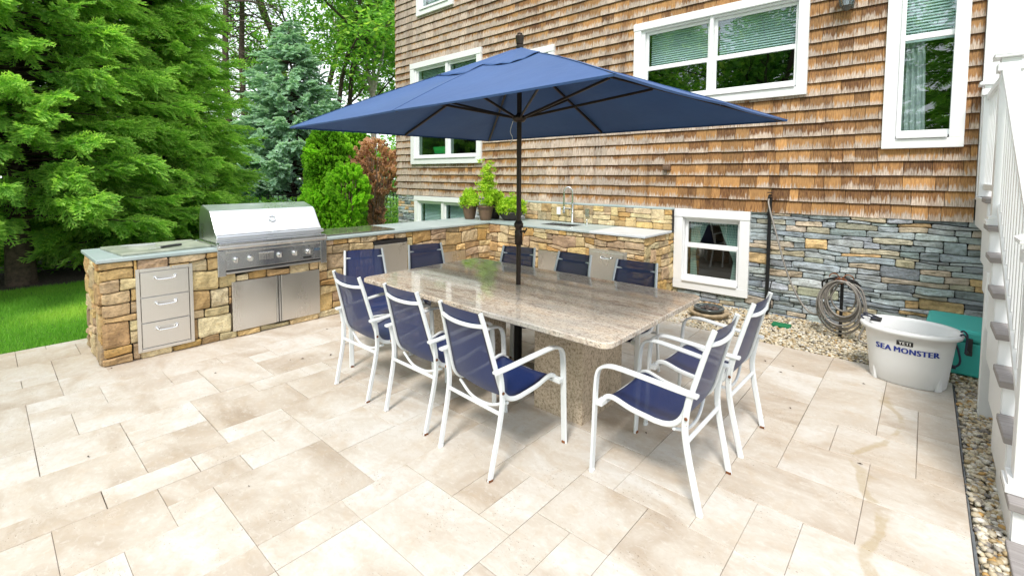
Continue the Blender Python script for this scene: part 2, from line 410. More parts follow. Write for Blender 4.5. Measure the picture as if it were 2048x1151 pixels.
# patio of travertine pavers in random sizes on a 0.197 m module
U = .197; X1, Y1 = 2.775, -1.145
def in_patio(i, j):   # cell indices counted from the corner (X1, Y1)
    x = X1-(i+.5)*U; y = Y1-(j+.5)*U
    if x < -3.66: return False
    if y > -5.56 and x < -2.75: return False
    return True
NI, NJ = 33, 44
occ = np.zeros((NI, NJ), bool)
for i in range(NI):
    for j in range(NJ):
        if not in_patio(i, j): occ[i, j] = True
sizes = [(3, 2), (2, 3), (2, 2), (4, 2), (2, 1), (1, 2), (3, 3), (2, 2), (3, 2), (2, 3), (2, 2), (1, 1), (2, 4)]
mb = MB(); tr_ = random.Random(11)
def tile(x0, x1, y0, y1):
    if x0 < -2.65 and y1 > -5.60: y1 = min(y1, -5.575)
    g = tr_.choice((.0006, .0009, .0014, .0022)); b = .0022; x0 += g; x1 -= g; y0 += g; y1 -= g; dz = tr_.uniform(-.0012, .0012)
    col = (tr_.random(), tr_.random(), tr_.random())
    vs = [(x0, y0, -.03), (x1, y0, -.03), (x1, y1, -.03), (x0, y1, -.03), (x0, y0, -b+dz), (x1, y0, -b+dz), (x1, y1, -b+dz), (x0, y1, -b+dz),
          (x0+b, y0+b, dz), (x1-b, y0+b, dz), (x1-b, y1-b, dz), (x0+b, y1-b, dz)]
    mb.add(vs, [(0, 1, 5, 4), (1, 2, 6, 5), (2, 3, 7, 6), (3, 0, 4, 7), (4, 5, 9, 8), (5, 6, 10, 9), (6, 7, 11, 10), (7, 4, 8, 11), (8, 9, 10, 11)], col)
for j in range(NJ):
    for i in range(NI):
        if occ[i, j]: continue
        opts = sizes[:]; tr_.shuffle(opts); opts = opts[:6]; opts += [(2, 1), (1, 2), (1, 1)]
        for a_, b_ in opts:
            if i+a_ <= NI and j+b_ <= NJ and not occ[i:i+a_, j:j+b_].any():
                occ[i:i+a_, j:j+b_] = True
                tile(max(X1-(i+a_)*U, -3.66), X1-i*U, Y1-(j+b_)*U, Y1-j*U); break
for i in range(11, 28):     # the row that runs up to the sink counter
    tile(X1-(i+1)*U, X1-i*U, Y1, -.88)
patio = struct(mb.build('patio', M['travertine']))
mb = MB(); mb.box(-3.655, 2.77, -9.8, -5.58, -.055, -.0085); mb.box(-2.72, 2.77, -5.58, -1.147, -.055, -.0085); mb.box(-2.72, .57, -1.147, -.88, -.055, -.0085)
struct(mb.build('patio_joint_sand', M['grout']))
mb = MB()
ys = [-1.14-.35*i for i in range(24)]; M['edging'] = simple('slate_edging', (.13, .14, .15), .7, var=.4, scale=14)
for i in range(23):
    w = .008+.008*random.random()
    mb.box(2.7765, 2.7765+w, ys[i+1]+.004, ys[i]-.004, -.05, -.004+random.uniform(-.004, .006))
struct(mb.build('patio_edging', M['edging'], bevel=.003))

# lawn
mb = MB(); mb.box(-7.4, -3.665, -12, -4.4, -.058, -.03); mb.box(-7.4, -3.43, -4.4, 1.5, -.058, -.03); mb.box(-3.665, -3.43, -5.57, -4.4, -.058, -.0305)
struct(mb.build('lawn_soil', M['grass_base']))
def lawn_edge(y): return -6.98+.12*math.sin(y*1.3)+.10*(y+5.5)*-.3
n = 90000
gx = rng.uniform(-7.2, -3.43, n); gy = rng.uniform(-7.4, -3.6, n)
keep = (gx > np.array([lawn_edge(q) for q in gy])) & ~((gx > -3.66) & (gy < -5.57)) & ((gx < -3.47) | (gy < -5.57))
gx, gy = gx[keep], gy[keep]; n = len(gx)
an = rng.uniform(0, 2*math.pi, n); hgt = rng.uniform(.03, .065, n); ln = rng.uniform(.0, .035, n); wd = rng.uniform(.0025, .0045, n)
lean = rng.uniform(0, 2*math.pi, n)
base = np.stack([gx, gy, np.full(n, -.03)], 1); s_ = np.stack([np.cos(an)*wd, np.sin(an)*wd, 0*an], 1)
tip = base+np.stack([np.cos(lean)*ln, np.sin(lean)*ln, hgt], 1)
V = np.stack([base-s_, base+s_, tip], 1).reshape(-1, 3); Fc = np.arange(3*n).reshape(n, 3)
patch = np.array([mnoise.noise(Vector((x*.9, y*.9, 0))) for x, y in zip(gx, gy)])
colr = np.stack([np.clip(rng.uniform(.1, .9, n)+patch*.5, 0, 1), np.clip(patch*1.2+rng.uniform(-.3, .3, n), 0, 1), 0*an], 1)
g_ = fastmesh('lawn_grass', V, Fc, M['blade'], col=colr); g_['kind'] = 'stuff'
# mulch bed under the spruces
mb = MB(); N_ = 40
for k in range(N_):
    y0 = -14+k*.45; y1 = y0+.45
    mb.add([(lawn_edge(y0), y0, -.012), (lawn_edge(y1), y1, -.012), (-14, y1, -.005), (-14, y0, -.005)], [(0, 3, 2, 1)])
struct(mb.build('mulch_bed', M['mulch']))

# gravel
def pebbles():
    bm = bmesh.new(); bmesh.ops.create_icosphere(bm, subdivisions=1, radius=1); bm.verts.ensure_lookup_table()
    tv = np.array([v.co[:] for v in bm.verts]); tf = np.array([[v.index for v in f.verts] for f in bm.faces]); bm.free()
    pts = []
    def fill(x0, x1, y0, y1, d):
        m = int((x1-x0)*(y1-y0)*d); xs = rng.uniform(x0, x1, m); ys_ = rng.uniform(y0, y1, m)
        pts.append(np.stack([xs, ys_], 1))
    fill(.03, 3.6, -1.14, -.01, 2900)
    fill(2.795, 3.1, -5.6, -1.14, 5200)
    P = np.concatenate(pts); m = len(P)
    sz = rng.uniform(.009, .019, m); sc = np.stack([sz*rng.uniform(.9, 1.5, m), sz, sz*rng.uniform(.45, .8, m)], 1)
    ang = rng.uniform(0, 6.28, m); ca, sa = np.cos(ang), np.sin(ang)
    jit = 1+rng.uniform(-.12, .12, (m, len(tv), 1))
    L = tv[None]*sc[:, None]*jit
    tilt = rng.uniform(-.5, .5, m); ct, st_ = np.cos(tilt), np.sin(tilt)
    L = np.stack([L[..., 0]*ct[:, None]+L[..., 2]*st_[:, None], L[..., 1], -L[..., 0]*st_[:, None]+L[..., 2]*ct[:, None]], -1)
    Wd = np.stack([L[..., 0]*ca[:, None]-L[..., 1]*sa[:, None], L[..., 0]*sa[:, None]+L[..., 1]*ca[:, None], L[..., 2]], -1)
    z = rng.uniform(-.022, .004, m)
    Wd += np.stack([P[:, 0], P[:, 1], z], 1)[:, None]
    pal = np.array([(.60, .50, .34), (.70, .64, .52), (.48, .36, .20), (.66, .58, .44), (.36, .32, .27), (.20, .18, .17), (.50, .30, .10), (.74, .70, .64)])
    near = P[:, 0] > 2.8
    w1 = np.array([.26, .28, .12, .22, .05, .01, .03, .03]); w2 = np.array([.22, .20, .13, .17, .09, .05, .06, .08])
    idx = np.where(near, rng.choice(8, m, p=w2), rng.choice(8, m, p=w1))
    c = pal[idx]*rng.uniform(.8, 1.15, (m, 1))
    col = np.repeat(c, len(tf), 0)
    Fc = (tf[None]+(np.arange(m)*len(tv))[:, None, None]).reshape(-1, 3)
    o = fastmesh('gravel', Wd.reshape(-1, 3), Fc, M['pebble'], col=col, smooth=True); o['kind'] = 'stuff'
pebbles()
mb = MB(); mb.box(.0, 6, -1.147, .3, -.058, -.03); mb.box(2.79, 6, -9.8, -1.147, -.058, -.03); struct(mb.build('gravel_bed', simple('gravel_sand', (.30, .24, .17), .95, var=.5, scale=60, bump=.6)))

# ================================================================== STONE WALLS
def stonework(mb, org, ud, nd, L, z0, z1, rows, lens, pal, holes=(), depth=.03, seed=1, gap=.006, wave=.006, span2=.25, tall=None, corner0=False, corner1=False):
    """ledge stones on the plane through org, u along ud, outward normal nd"""
    rr = random.Random(seed); org, ud, nd = Vector(org), Vector(ud), Vector(nd)
    zs = [z0]
    while zs[-1] < z1-rows[0]*.7: zs.append(zs[-1]+rr.uniform(*rows))
    k = (z1-z0)/(zs[-1]-z0); zs = [z0+(z-z0)*k for z in zs]
    ph = [rr.uniform(0, 100) for _ in zs]
    def zb(i, u):
        if i == 0 or i == len(zs)-1: return zs[i]
        return zs[i]+wave*2.2*mnoise.noise(Vector((u*3.1, ph[i], 0)))
    nrow = len(zs)-1
    blocked = [[] for _ in range(nrow)]
    def stone(u0, u1, ia, ib):
        segs = [(u0, u1)]; za, zc = zs[ia], zs[ib]
        vlo, vhi = None, None
        for (a, b, c, d) in holes:
            if d <= za+.012 or c >= zc-.012: continue
            if c > za+.035 and c < zc-.012: pass
            ns = []
            for (s0, s1) in segs:
                if b <= s0 or a >= s1: ns.append((s0, s1)); continue
                if c-za > .028:      # part of the stone stays below the opening
                    quad(max(s0, a), min(s1, b), ia, ib, None, c)
                if zc-d > .028: quad(max(s0, a), min(s1, b), ia, ib, d, None)
                if a > s0: ns.append((s0, a))
                if b < s1: ns.append((b, s1))
            segs = ns
        for s0, s1 in segs: quad(s0, s1, ia, ib, None, None)
    def quad(u0, u1, ia, ib, lo, hi):
        if u1-u0 < .02: return
        g = gap*rr.uniform(.5, 1.3)
        d = depth*rr.uniform(.6, 1.2); NU = max(4, min(9, int((u1-u0)/.035)+3)); NV = 5; ps = rr.uniform(0, 99); tx_ = rr.uniform(-.25, .25)
        base = Vector(rr.choice(pal)); f = rr.uniform(.78, 1.2); col = tuple(min(1, x*f*rr.uniform(.96, 1.04)) for x in base)
        sl0, sl1 = rr.uniform(-.012, .012), rr.uniform(-.012, .012)
        if corner0 and u0 < .01: sl0 = 0
        grid = []
        for j in range(NV):
            fv = j/(NV-1)
            for i in range(NU):
                fu = i/(NU-1); fu = (.0, .5*.12)[0] if i == 0 else (1. if i == NU-1 else .06+.88*(i-1)/(NU-3)) ; u = u0+(u1-u0)*fu
                a = zb(ia, u)+g/2; b = zb(ib, u)-g/2
                if lo is not None: a = lo+g/2
                if hi is not None: b = hi-g/2
                z = a+(b-a)*(0 if j == 0 else (1 if j == NV-1 else .13+.74*(j-1)/(NV-3)))
                uu = u+((g/2+sl0*(fv-.5)) if i == 0 else 0)-((g/2+sl1*(fv-.5)) if i == NU-1 else 0)
                e = (i in (0, NU-1)) + (j in (0, NV-1))
                # chipped corners
                if e == 2:
                    uu += (.006 if i == 0 else -.006)*rr.uniform(.2, 1.6); z += (.005 if j == 0 else -.005)*rr.uniform(.2, 1.5)
                dd = d*((1 if e == 0 else (.72 if e == 1 else .55))+.45*mnoise.noise(Vector((u*14+ps, z*22, ps)))+tx_*(fv-.5))+rr.uniform(-.05, .05)*d
                if corner0 and u0 < .01 and i == 0: uu -= d*.8
                if corner1 and u1 > L-.01 and i == NU-1: uu += d*.8
                grid.append(org+ud*uu+nd*dd+Vector((0, 0, z)))
        vs = list(grid); fs = []
        for j in range(NV-1):
            for i in range(NU-1): q = j*NU+i; fs.append((q, q+1, q+NU+1, q+NU))
        ring = [i for i in range(NU)]+[j*NU+NU-1 for j in range(1, NV)]+[(NV-1)*NU+i for i in range(NU-2, -1, -1)]+[j*NU for j in range(NV-2, 0, -1)]
        nb = len(vs)
        for r_ in ring:
            p = grid[r_]; dd = (p-org).dot(nd); vs.append(p-nd*(dd+.01))
        mlen = len(ring)
        for q in range(mlen): w = (q+1) % mlen; fs.append((ring[w], ring[q], nb+q, nb+w))
        flip = ud.cross(Vector((0, 0, 1))).dot(nd) < 0
        if flip: fs = [f_[::-1] for f_ in fs]
        mb.add(vs, fs, col, smooth=False)
    for i in range(nrow):
        u = 0.; bl = sorted(blocked[i])
        while u < L-1e-4:
            inb = [b for b in bl if b[0]-1e-4 <= u < b[1]-1e-4]
            if inb: u = inb[0][1]; continue
            nx = min([b[0] for b in bl if b[0] > u+1e-4]+[L])
            w = rr.uniform(*lens)*rr.choice((.7, 1, 1, 1.3)); e = u+w
            if nx-e < lens[0]*.6: e = nx
            e = min(e, nx)
            if i < nrow-1 and rr.random() < span2 and e-u > lens[0]*.8:
                blocked[i+1].append((u, e)); stone(u, e, i, i+2)
            else: stone(u, e, i, i+1)
            u = e

TAN = [(.56, .41, .21), (.62, .49, .28), (.66, .56, .38), (.54, .35, .14), (.46, .31, .16), (.42, .32, .22), (.62, .46, .22), (.58, .49, .34), (.48, .37, .25), (.62, .51, .31), (.64, .54, .35)]
TAN = [(a_, b_*.985, c_*.95) for a_, b_, c_ in TAN]
GREY = [(.26, .32, .37), (.34, .41, .46), (.21, .26, .29), (.40, .46, .50), (.28, .34, .37), (.33, .39, .41), (.30, .36, .42), (.42, .49, .53), (.60, .43, .23), (.56, .50, .38), (.40, .42, .34), (.48, .54, .56), (.36, .43, .49), (.50, .46, .38), (.33, .40, .45), (.40, .47, .52)]

# ================================================================== HOUSE
house = thing('shingled_house', (-1.7, 0, 0), 'brown cedar shingled house with white windows above a grey ledgestone base', 'house')
def P(o): o.parent = house; o.location = (1.7, 0, 0); return o      # geometry is written in world coordinates
# windows: outer trim x0,x1,z0,z1, trim width, glass openings
WIN = {
 'W3': dict(r=(-.605, 1.503, 2.559, 3.745), t=.105, units=[(-.455, .425), (.465, 1.40)], check=3.125, blind=.93, curtain=None),
 'W4': dict(r=(2.186, 2.80, 1.926, 4.25), t=.105, units=[(2.295, 2.735)], check=3.03, blind=1.0, curtain='side', tl=.05),
 'W2': dict(r=(-5.776, -3.647, 1.872, 3.98), t=.12, units=[(-5.60, -4.66), (-4.59, -3.75)], check=None, blind=.45, curtain=None),
 'W1': dict(r=(.028, .965, .148, 1.211), t=.115, units=[(.155, .85)], check=.735, blind=0, curtain='gingham'),
 'W5': dict(r=(-5.69, -3.80, .40, 1.20), t=.10, units=[(-5.57, -4.82), (-4.75, -3.92)], check=None, blind=1.3, curtain=None),
 'W6': dict(r=(-5.553, -4.414, 4.92, 6.1), t=.11, units=[(-5.43, -4.53)], check=5.5, blind=1.2, curtain=None),
 'W7': dict(r=(-2.95, -2.0, 2.62, 3.73), t=.11, units=[(-2.83, -2.12)], check=3.2, blind=1.3, curtain=None)}
HX0, HX1, ZS, HT = -6.32, 2.90, 1.214, 6.6
def hole_of(w):
    x0, x1, z0, z1 = w['r']; t_ = w['t']*.7; return (x0+t_, x1-t_, z0+t_, z1-t_)
holes = [hole_of(w) for w in WIN.values()]
def holed_wall(mb, y, x0, x1, z0, z1, hs):
    xs = sorted({x0, x1, *[h[i] for h in hs for i in (0, 1) if x0 < h[i] < x1]}); zs = sorted({z0, z1, *[h[i] for h in hs for i in (2, 3) if z0 < h[i] < z1]})
    for i in range(len(xs)-1):
        for j in range(len(zs)-1):
            cx, cz = (xs[i]+xs[i+1])/2, (zs[j]+zs[j+1])/2
            if any(h[0] < cx < h[1] and h[2] < cz < h[3] for h in hs): continue
            mb.add([(xs[i], y, zs[j]), (xs[i+1], y, zs[j]), (xs[i+1], y, zs[j+1]), (xs[i], y, zs[j+1])], [(0, 1, 2, 3)])
mb = MB(); holed_wall(mb, .035, HX0, 3.0, -.05, HT, holes)
holed_wall(mb, .12, HX0, 3.0, -.05, HT, holes)
for h in holes:
    a, b, c_, d = h
    mb.add([(a, .035, c_), (a, .12, c_), (a, .12, d), (a, .035, d)], [(0, 1, 2, 3)]); mb.add([(b, .035, c_), (b, .12, c_), (b, .12, d), (b, .035, d)], [(3, 2, 1, 0)])
    mb.add([(a, .035, c_), (b, .035, c_), (b, .12, c_), (a, .12, c_)], [(0, 1, 2, 3)]); mb.add([(a, .035, d), (b, .035, d), (b, .12, d), (a, .12, d)], [(3, 2, 1, 0)])
mb.add([(HX0, .035, -.05), (HX0, 8, -.05), (HX0, 8, HT), (HX0, .035, HT)], [(0, 1, 2, 3)])
mb.add([(8, .035, -.05), (8, 8, -.05), (8, 8, HT), (8, .035, HT)], [(0, 1, 2, 3)])
mb.add([(HX0, 8, -.05), (8, 8, -.05), (8, 8, HT), (HX0, 8, HT)], [(0, 1, 2, 3)])
mb.add([(HX0, .035, HT), (8, .035, HT), (8, 8, HT), (HX0, 8, HT)], [(0, 1, 2, 3)])
mb.add([(3.0, .05, -.05), (8, .05, -.05), (8, .05, HT), (3.0, .05, HT)], [(0, 1, 2, 3)])
mb.add([(HX0, .12, -.04), (8, .12, -.04), (8, 8, -.04), (HX0, 8, -.04)], [(0, 1, 2, 3)])
# floors / partitions inside so the rooms are closed
for z in (1.45, 4.6): mb.box(HX0+.02, 7.9, .125, 7.9, z-.1, z)
for x in (-3.3, -1.5, 1.8): mb.box(x-.05, x+.05, .125, 7.9, 0, HT-.05)
mb.box(HX0+.02, 7.9, 2.2, 2.25, 0, HT-.05)
P(mb.build('wall', M['interior']))
# shingles
mb = MB(); rr = random.Random(5); EXPO = .1465
def shingle(x0, x1, z0, z1full, zb0, zt, side=None):
    # z1full: top of exposure; zb0 zt clipped range
    f0 = (zb0-z0)/EXPO; f1 = (zt-z0)/EXPO
    yb = -.045+rr.uniform(-.003, .002); yt = -.026
    ya = yb+(yt-yb)*f0; yc = yb+(yt-yb)*min(f1, 1.08)
    cx = (x0+x1)/2
    expo = .50+.045*(cx+3)+.55*mnoise.noise(Vector((cx*.35, z0*.5, 3.)))+rr.uniform(-.10, .10)   # warmer towards the sheltered right end
    col = (rr.random(), rr.random(), max(0, min(1, expo)))
    u0, u1 = x0, x1; vs = [(x0, ya, zb0), (x1, ya, zb0), (x1, yc, zt), (x0, yc, zt), (x0, ya+.016, zb0), (x1, ya+.016, zb0), (x1, .02, zt), (x0, .02, zt)]
    if side: vs = [(HX0+ (v[1]+.0), v[0], v[2]) for v in vs]
    fs = [(0, 1, 2, 3), (4, 5, 1, 0), (1, 5, 6, 2), (4, 0, 3, 7)]
    uvs = [[(u0, f0), (u1, f0), (u1, f1), (u0, f1)], [(u0, 0), (u1, 0), (u1, .02), (u0, .02)], [(u1, f0), (u1, f0), (u1, f1), (u1, f1)], [(u0, f0), (u0, f0), (u0, f1), (u0, f1)]]
    if side: fs = [f[::-1] for f in fs]; uvs = [u[::-1] for u in uvs]
    mb.add(vs, fs, col, uvs)
ncourse = int((HT-ZS)/EXPO)+1
for kx in range(ncourse):
    z0 = ZS+kx*EXPO; x = HX0-.04
    while x < HX1-.01:
        w = rr.choice((.09, .11, .13, .16, .19, .22, .25)); x1 = min(x+w, HX1)
        if HX1-x1 < .04: x1 = HX1
        zj = rr.uniform(-.003, .003); lo, hi = z0+zj, z0+EXPO+.008; segs = [(x+.002, x1-.002)]
        for h in holes:
            a, b, c_, d = h
            if d <= lo or c_ >= hi: continue
            ns = []
            for s0, s1 in segs:
                if b <= s0 or a >= s1: ns.append((s0, s1)); continue
                if c_ > lo+.005: shingle(max(s0, a), min(s1, b), z0, 0, lo, c_)
                elif d < hi-.005: shingle(max(s0, a), min(s1, b), z0, 0, d, hi)
                if a > s0: ns.append((s0, a))
                if b < s1: ns.append((b, s1))
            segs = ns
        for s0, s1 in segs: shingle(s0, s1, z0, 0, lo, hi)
        x = x1
    y = -.04
    while y < 6:
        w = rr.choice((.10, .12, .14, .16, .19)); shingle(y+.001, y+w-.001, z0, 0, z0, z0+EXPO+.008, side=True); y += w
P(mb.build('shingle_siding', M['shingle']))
# foundation
mb = MB()
fh = [(h[0]+6.32-.01, h[1]+6.32+.01, h[2]-.01, h[3]+.01) for h in (holes[3], holes[4])]
stonework(mb, (-6.32, .004, 0), (1, 0, 0), (0, -1, 0), 9.36, -.03, 1.235, (.034, .074), (.13, .42), GREY, fh, depth=.034, seed=3, gap=.007, wave=.011, span2=.06)
stonework(mb, (-6.31, 3, 0), (0, -1, 0), (-1, 0, 0), 3.0, -.03, 1.215, (.045, .085), (.14, .40), GREY, (), depth=.030, seed=4, gap=.004, wave=.006, span2=.10)
P(mb.build('stone_foundation', M['stone_grey']))
mb = MB(); holed_wall(mb, .006, -6.31, 3.04, -.04, 1.214, [holes[3], holes[4]])
P(mb.build('foundation_joint', M['joint']))

def strip_wave(x0, x1, z0, z1, y, amp, nw, n=60, taper=None, border=None):
    """a hanging cloth sheet with folds; taper(zf)->(a,b) narrows it"""
    mbq = MB(); NZ = 16; vs = []; uvs = {}
    for j in range(NZ+1):
        zf = j/NZ; z = z1-(z1-z0)*zf; a, b = taper(zf) if taper else (x0, x1)
        for i in range(n+1):
            f = i/n; x = a+(b-a)*f; vs.append((x, y+amp*math.sin(f*nw*6.283+.6*math.sin(zf*3)), z))
    fs = []; ul = []
    for j in range(NZ):
        for i in range(n):
            q = j*(n+1)+i; fs.append((q, q+n+1, q+n+2, q+1))
            def uvp(ii, jj): return (ii/n*(x1-x0)/.034*1.6, jj/NZ*(z1-z0)/.034)
            ul.append([uvp(i, j), uvp(i, j+1), uvp(i+1, j+1), uvp(i+1, j)])
    mbq.add(vs, fs, None, ul, smooth=True); return mbq

def window(key):
    w = WIN[key]; x0, x1, z0, z1 = w['r']; t_ = w['t']; yo = -.078 if z0 > 1.25 else -.06
    mb = MB()
    mb.box(x0, x0+t_, yo, .03, z0+t_*.9, z1-t_*.95); mb.box(x1-t_, x1, yo, .03, z0+t_*.9, z1-t_*.95)
    mb.box(x0-.004, x1+.004, yo-.006, .03, z1-t_*.95+.001, z1); mb.box(x0, x1, yo-.003, .03, z0, z0+t_*.9-.001)
    us = w['units']
    jx0, jx1 = x0+t_, x1-t_
    par = P(mb.build('window', M['white_vinyl'], bevel=.004))
    # jamb lining and sill
    mb = MB(); yi = yo+.03
    zi0, zi1 = z0+t_*.9, z1-t_*.95
    mb.box(jx0+.001, us[0][0], yi, .10, zi0, zi1); mb.box(us[-1][1], jx1-.001, yi, .10, zi0, zi1)
    for a, b in zip(us[:-1], us[1:]): mb.box(a[1], b[0], yi-.012, .10, zi0, zi1)
    mb.box(us[0][0]+.001, us[-1][1]-.001, yi, .10, zi1-.022, zi1-.001)
    o = mb.build('window_jamb', M['white_vinyl'], par, bevel=.003)
    mb = MB(); mb.box(jx0+.012, jx1-.012, yo-.022, .04, zi0+.002, zi0+.028)
    mb.build('window_sill', M['white_vinyl'], par, bevel=.004)
    for (a, b) in us:
        mb = MB(); s_ = .038; zt = zi1-.023; zb_ = zi0+.029
        parts = [(zb_, zt)] if not w['check'] else [(zb_, w['check']+.004), (w['check']-.004, zt)]
        for q, (c_, d) in enumerate(parts):
            y0 = yi+.022+(.022 if (q == 1) else 0) - (0 if w['check'] else 0)
            bt = .055 if q == 0 else .030; tt = .038
            mb.box(a+.002, a+s_, y0, y0+.03, c_, d); mb.box(b-s_, b-.002, y0, y0+.03, c_, d)
            mb.box(a+s_+.0005, b-s_-.0005, y0+.001, y0+.029, c_+.001, c_+bt); mb.box(a+s_+.0005, b-s_-.0005, y0+.001, y0+.029, d-tt, d-.001)
        mb.build('sash', M['white_vinyl'], par, bevel=.003)
        for q, (c_, d) in enumerate(parts):
            y0 = yi+.036+(.022 if q == 1 else 0)
            g = MB(); g.add([(a+s_-.004, y0+.003, c_+.02), (b-s_+.004, y0+.003, c_+.02), (b-s_+.004, y0+.003, d-.02), (a+s_-.004, y0+.003, d-.02)], [(0, 1, 2, 3)]); g.build('pane', M['glass'], par)
        if w['blind']:
            mb = MB(); top = zt-.01; h = (top-(w['check'] or zb_))*w['blind'] if w['check'] else (zt-zb_)*min(w['blind'], .97)
            if w['check'] and w['blind'] > 1: h = (top-zb_)*.95
            n = int(h/.030)
            for i in range(n):
                z = top-i*.030; mb.add([(a+.03, .130, z), (b-.03, .130, z), (b-.03, .108, z-.024), (a+.03, .108, z-.024)], [(0, 1, 2, 3)])
                mb.add([(a+.03, .108, z-.024), (b-.03, .108, z-.024), (b-.03, .112, z-.030), (a+.03, .112, z-.030)], [(0, 1, 2, 3)])
            mb.box(a+.03, b-.03, .105, .125, top-h-.03, top-h-.008)
            mb.build('blind', M['blind'], par)
    return par
wins = {k_: window(k_) for k_ in WIN}
# curtains of the low window (tied back gingham) and of the tall one
a, b = .19, .81
def tl_(zf): return (a, a+.24-.17*min(1, (zf/.58))**1.2) if zf < .58 else (a+.005, a+.07+.03*(zf-.58)/.42)
def tr2(zf): return (b-.27+.20*min(1, (zf/.68))**1.2, b) if zf < .68 else (b-.07-.03*(zf-.68)/.32, b-.005)
strip_wave(a, a+.3, .30, 1.09, .115, .012, 6, 40, tl_).build('curtain', M['check_pale'], wins['W1'])
strip_wave(b-.3, b, .30, 1.09, .115, .012, 6, 40, tr2).build('curtain', M['check_pale'], wins['W1'])
strip_wave(a, b, 1.0, 1.10, .105, .008, 12, 80).build('valance', M['gingham'], wins['W1'])
strip_wave(2.34, 2.50, 1.95, 4.1, .16, .02, 4, 50, lambda zf: (2.32, 2.40+.12*zf**.5)).build('curtain', M['lace'], wins['W4'])
# vent cap on the shingles
mb = MB(); mb.box(-.145, -.04, -.085, -.03, 1.715, 1.80); mb.box(-.135, -.05, -.11, -.08, 1.72, 1.77)
P(mb.build('vent_cap', M['brown_pot'], bevel=.012))
# white corner board and the white porch wall to the right of it
mb = MB(); mb.box(2.902, 3.06, -.095, .04, 1.43, HT); P(mb.build('corner_board', M['white_paint'], bevel=.004))
mb = MB(); mb.box(3.062, 6.5, -.05, .04, 1.43, HT)
for x in (3.2, 3.75, 4.3, 4.85): mb.box(x, x+.09, -.075, -.051, 1.44, HT-.01)
P(mb.build('porch_wall', M['white_paint'], bevel=.003))
# wall lantern
ln_ = thing('wall_lantern', (1.85, -.03, 3.40), 'grey metal and glass lantern on the shingles between the double and tall windows', 'lantern')
mb = MB(); mb.lathe([(.0, -.03), (.018, -.028), (.03, -.01), (.055, .02)], (0, -.12, 0), 6, False); mb.lathe([(.0, .27), (.04, .25), (.10, .19)], (0, -.12, 0), 6, False)
for i in range(6):
    an_ = math.pi/3*i; mb.tube([(.055*math.cos(an_), -.12+.055*math.sin(an_), .02), (.085*math.cos(an_), -.12+.085*math.sin(an_), .19)], .006, 5)
mb.box(-.05, .05, -.03, -.012, .02, .28); mb.tube([(0, -.03, .25), (0, -.08, .30), (0, -.12, .27)], .01, 6)
mb.build('lantern_frame', simple('pewter', (.14, .14, .13), .5, .7), ln_)
mb = MB(); mb.lathe([(.05, .022), (.08, .188)], (0, -.12, 0), 6, False); mb.build('lantern_glass', M['glass'], ln_)
# green planter on the inside sill, a box of frames beside it
pl = thing('window_planter', (-4.98, -.055, 2.085), 'small green plastic planter box standing on the sill of the left window', 'planter')
mb = MB()
mb.add([(-.17, .13, 0), (.17, .13, 0), (.17, .26, 0), (-.17, .26, 0), (-.20, .11, .14), (.20, .11, .14), (.20, .28, .14), (-.20, .28, .14)], [(0, 3, 2, 1), (0, 1, 5, 4), (1, 2, 6, 5), (2, 3, 7, 6), (3, 0, 4, 7), (4, 5, 6, 7)])
mb.build('planter_box', M['green_box'], pl, bevel=.004)

# ================================================================== LEAF HELPERS
def leaf_cloud(centers, n_each, spread, size, seed, flat=.5, tipf=.3, aspect=.45):
    """quads (diamond leaves) scattered round centres -> verts, faces, cols"""
    g = np.random.default_rng(seed); C_ = np.repeat(np.asarray(centers), n_each, 0); n = len(C_)
    sp = np.repeat(np.broadcast_to(np.asarray(spread, float), (len(centers),)), n_each)
    d = g.normal(size=(n, 3)); d /= np.linalg.norm(d, axis=1)[:, None]; r = g.uniform(0, 1, n)**.45
    Pn = C_+d*(r*sp)[:, None]*np.array([1, 1, .75])
    ax = g.normal(size=(n, 3)); ax[:, 2] *= flat; ax /= np.linalg.norm(ax, axis=1)[:, None]
    up = g.normal(size=(n, 3)); up[:, 2] = abs(up[:, 2])+.6; sd_ = np.cross(ax, up); sd_ /= np.linalg.norm(sd_, axis=1)[:, None]
    L = size*g.uniform(.6, 1.3, n); a_ = ax*L[:, None]; b_ = sd_*(L*aspect)[:, None]
    nrm = np.cross(ax, sd_)*(L*.12)[:, None]
    V = np.stack([Pn-a_*.5, Pn+b_*.5+nrm, Pn+a_*.5, Pn-b_*.5+nrm], 1).reshape(-1, 3); Fc = np.arange(4*n).reshape(n, 4)
    cl = np.repeat(g.uniform(0, 1, len(centers)), n_each)
    col = np.stack([np.clip(.55*cl+.45*g.uniform(0, 1, n), 0, 1), (g.uniform(0, 1, n) < tipf)*g.uniform(0, .9, n), 0*cl], 1)
    return V, Fc, col
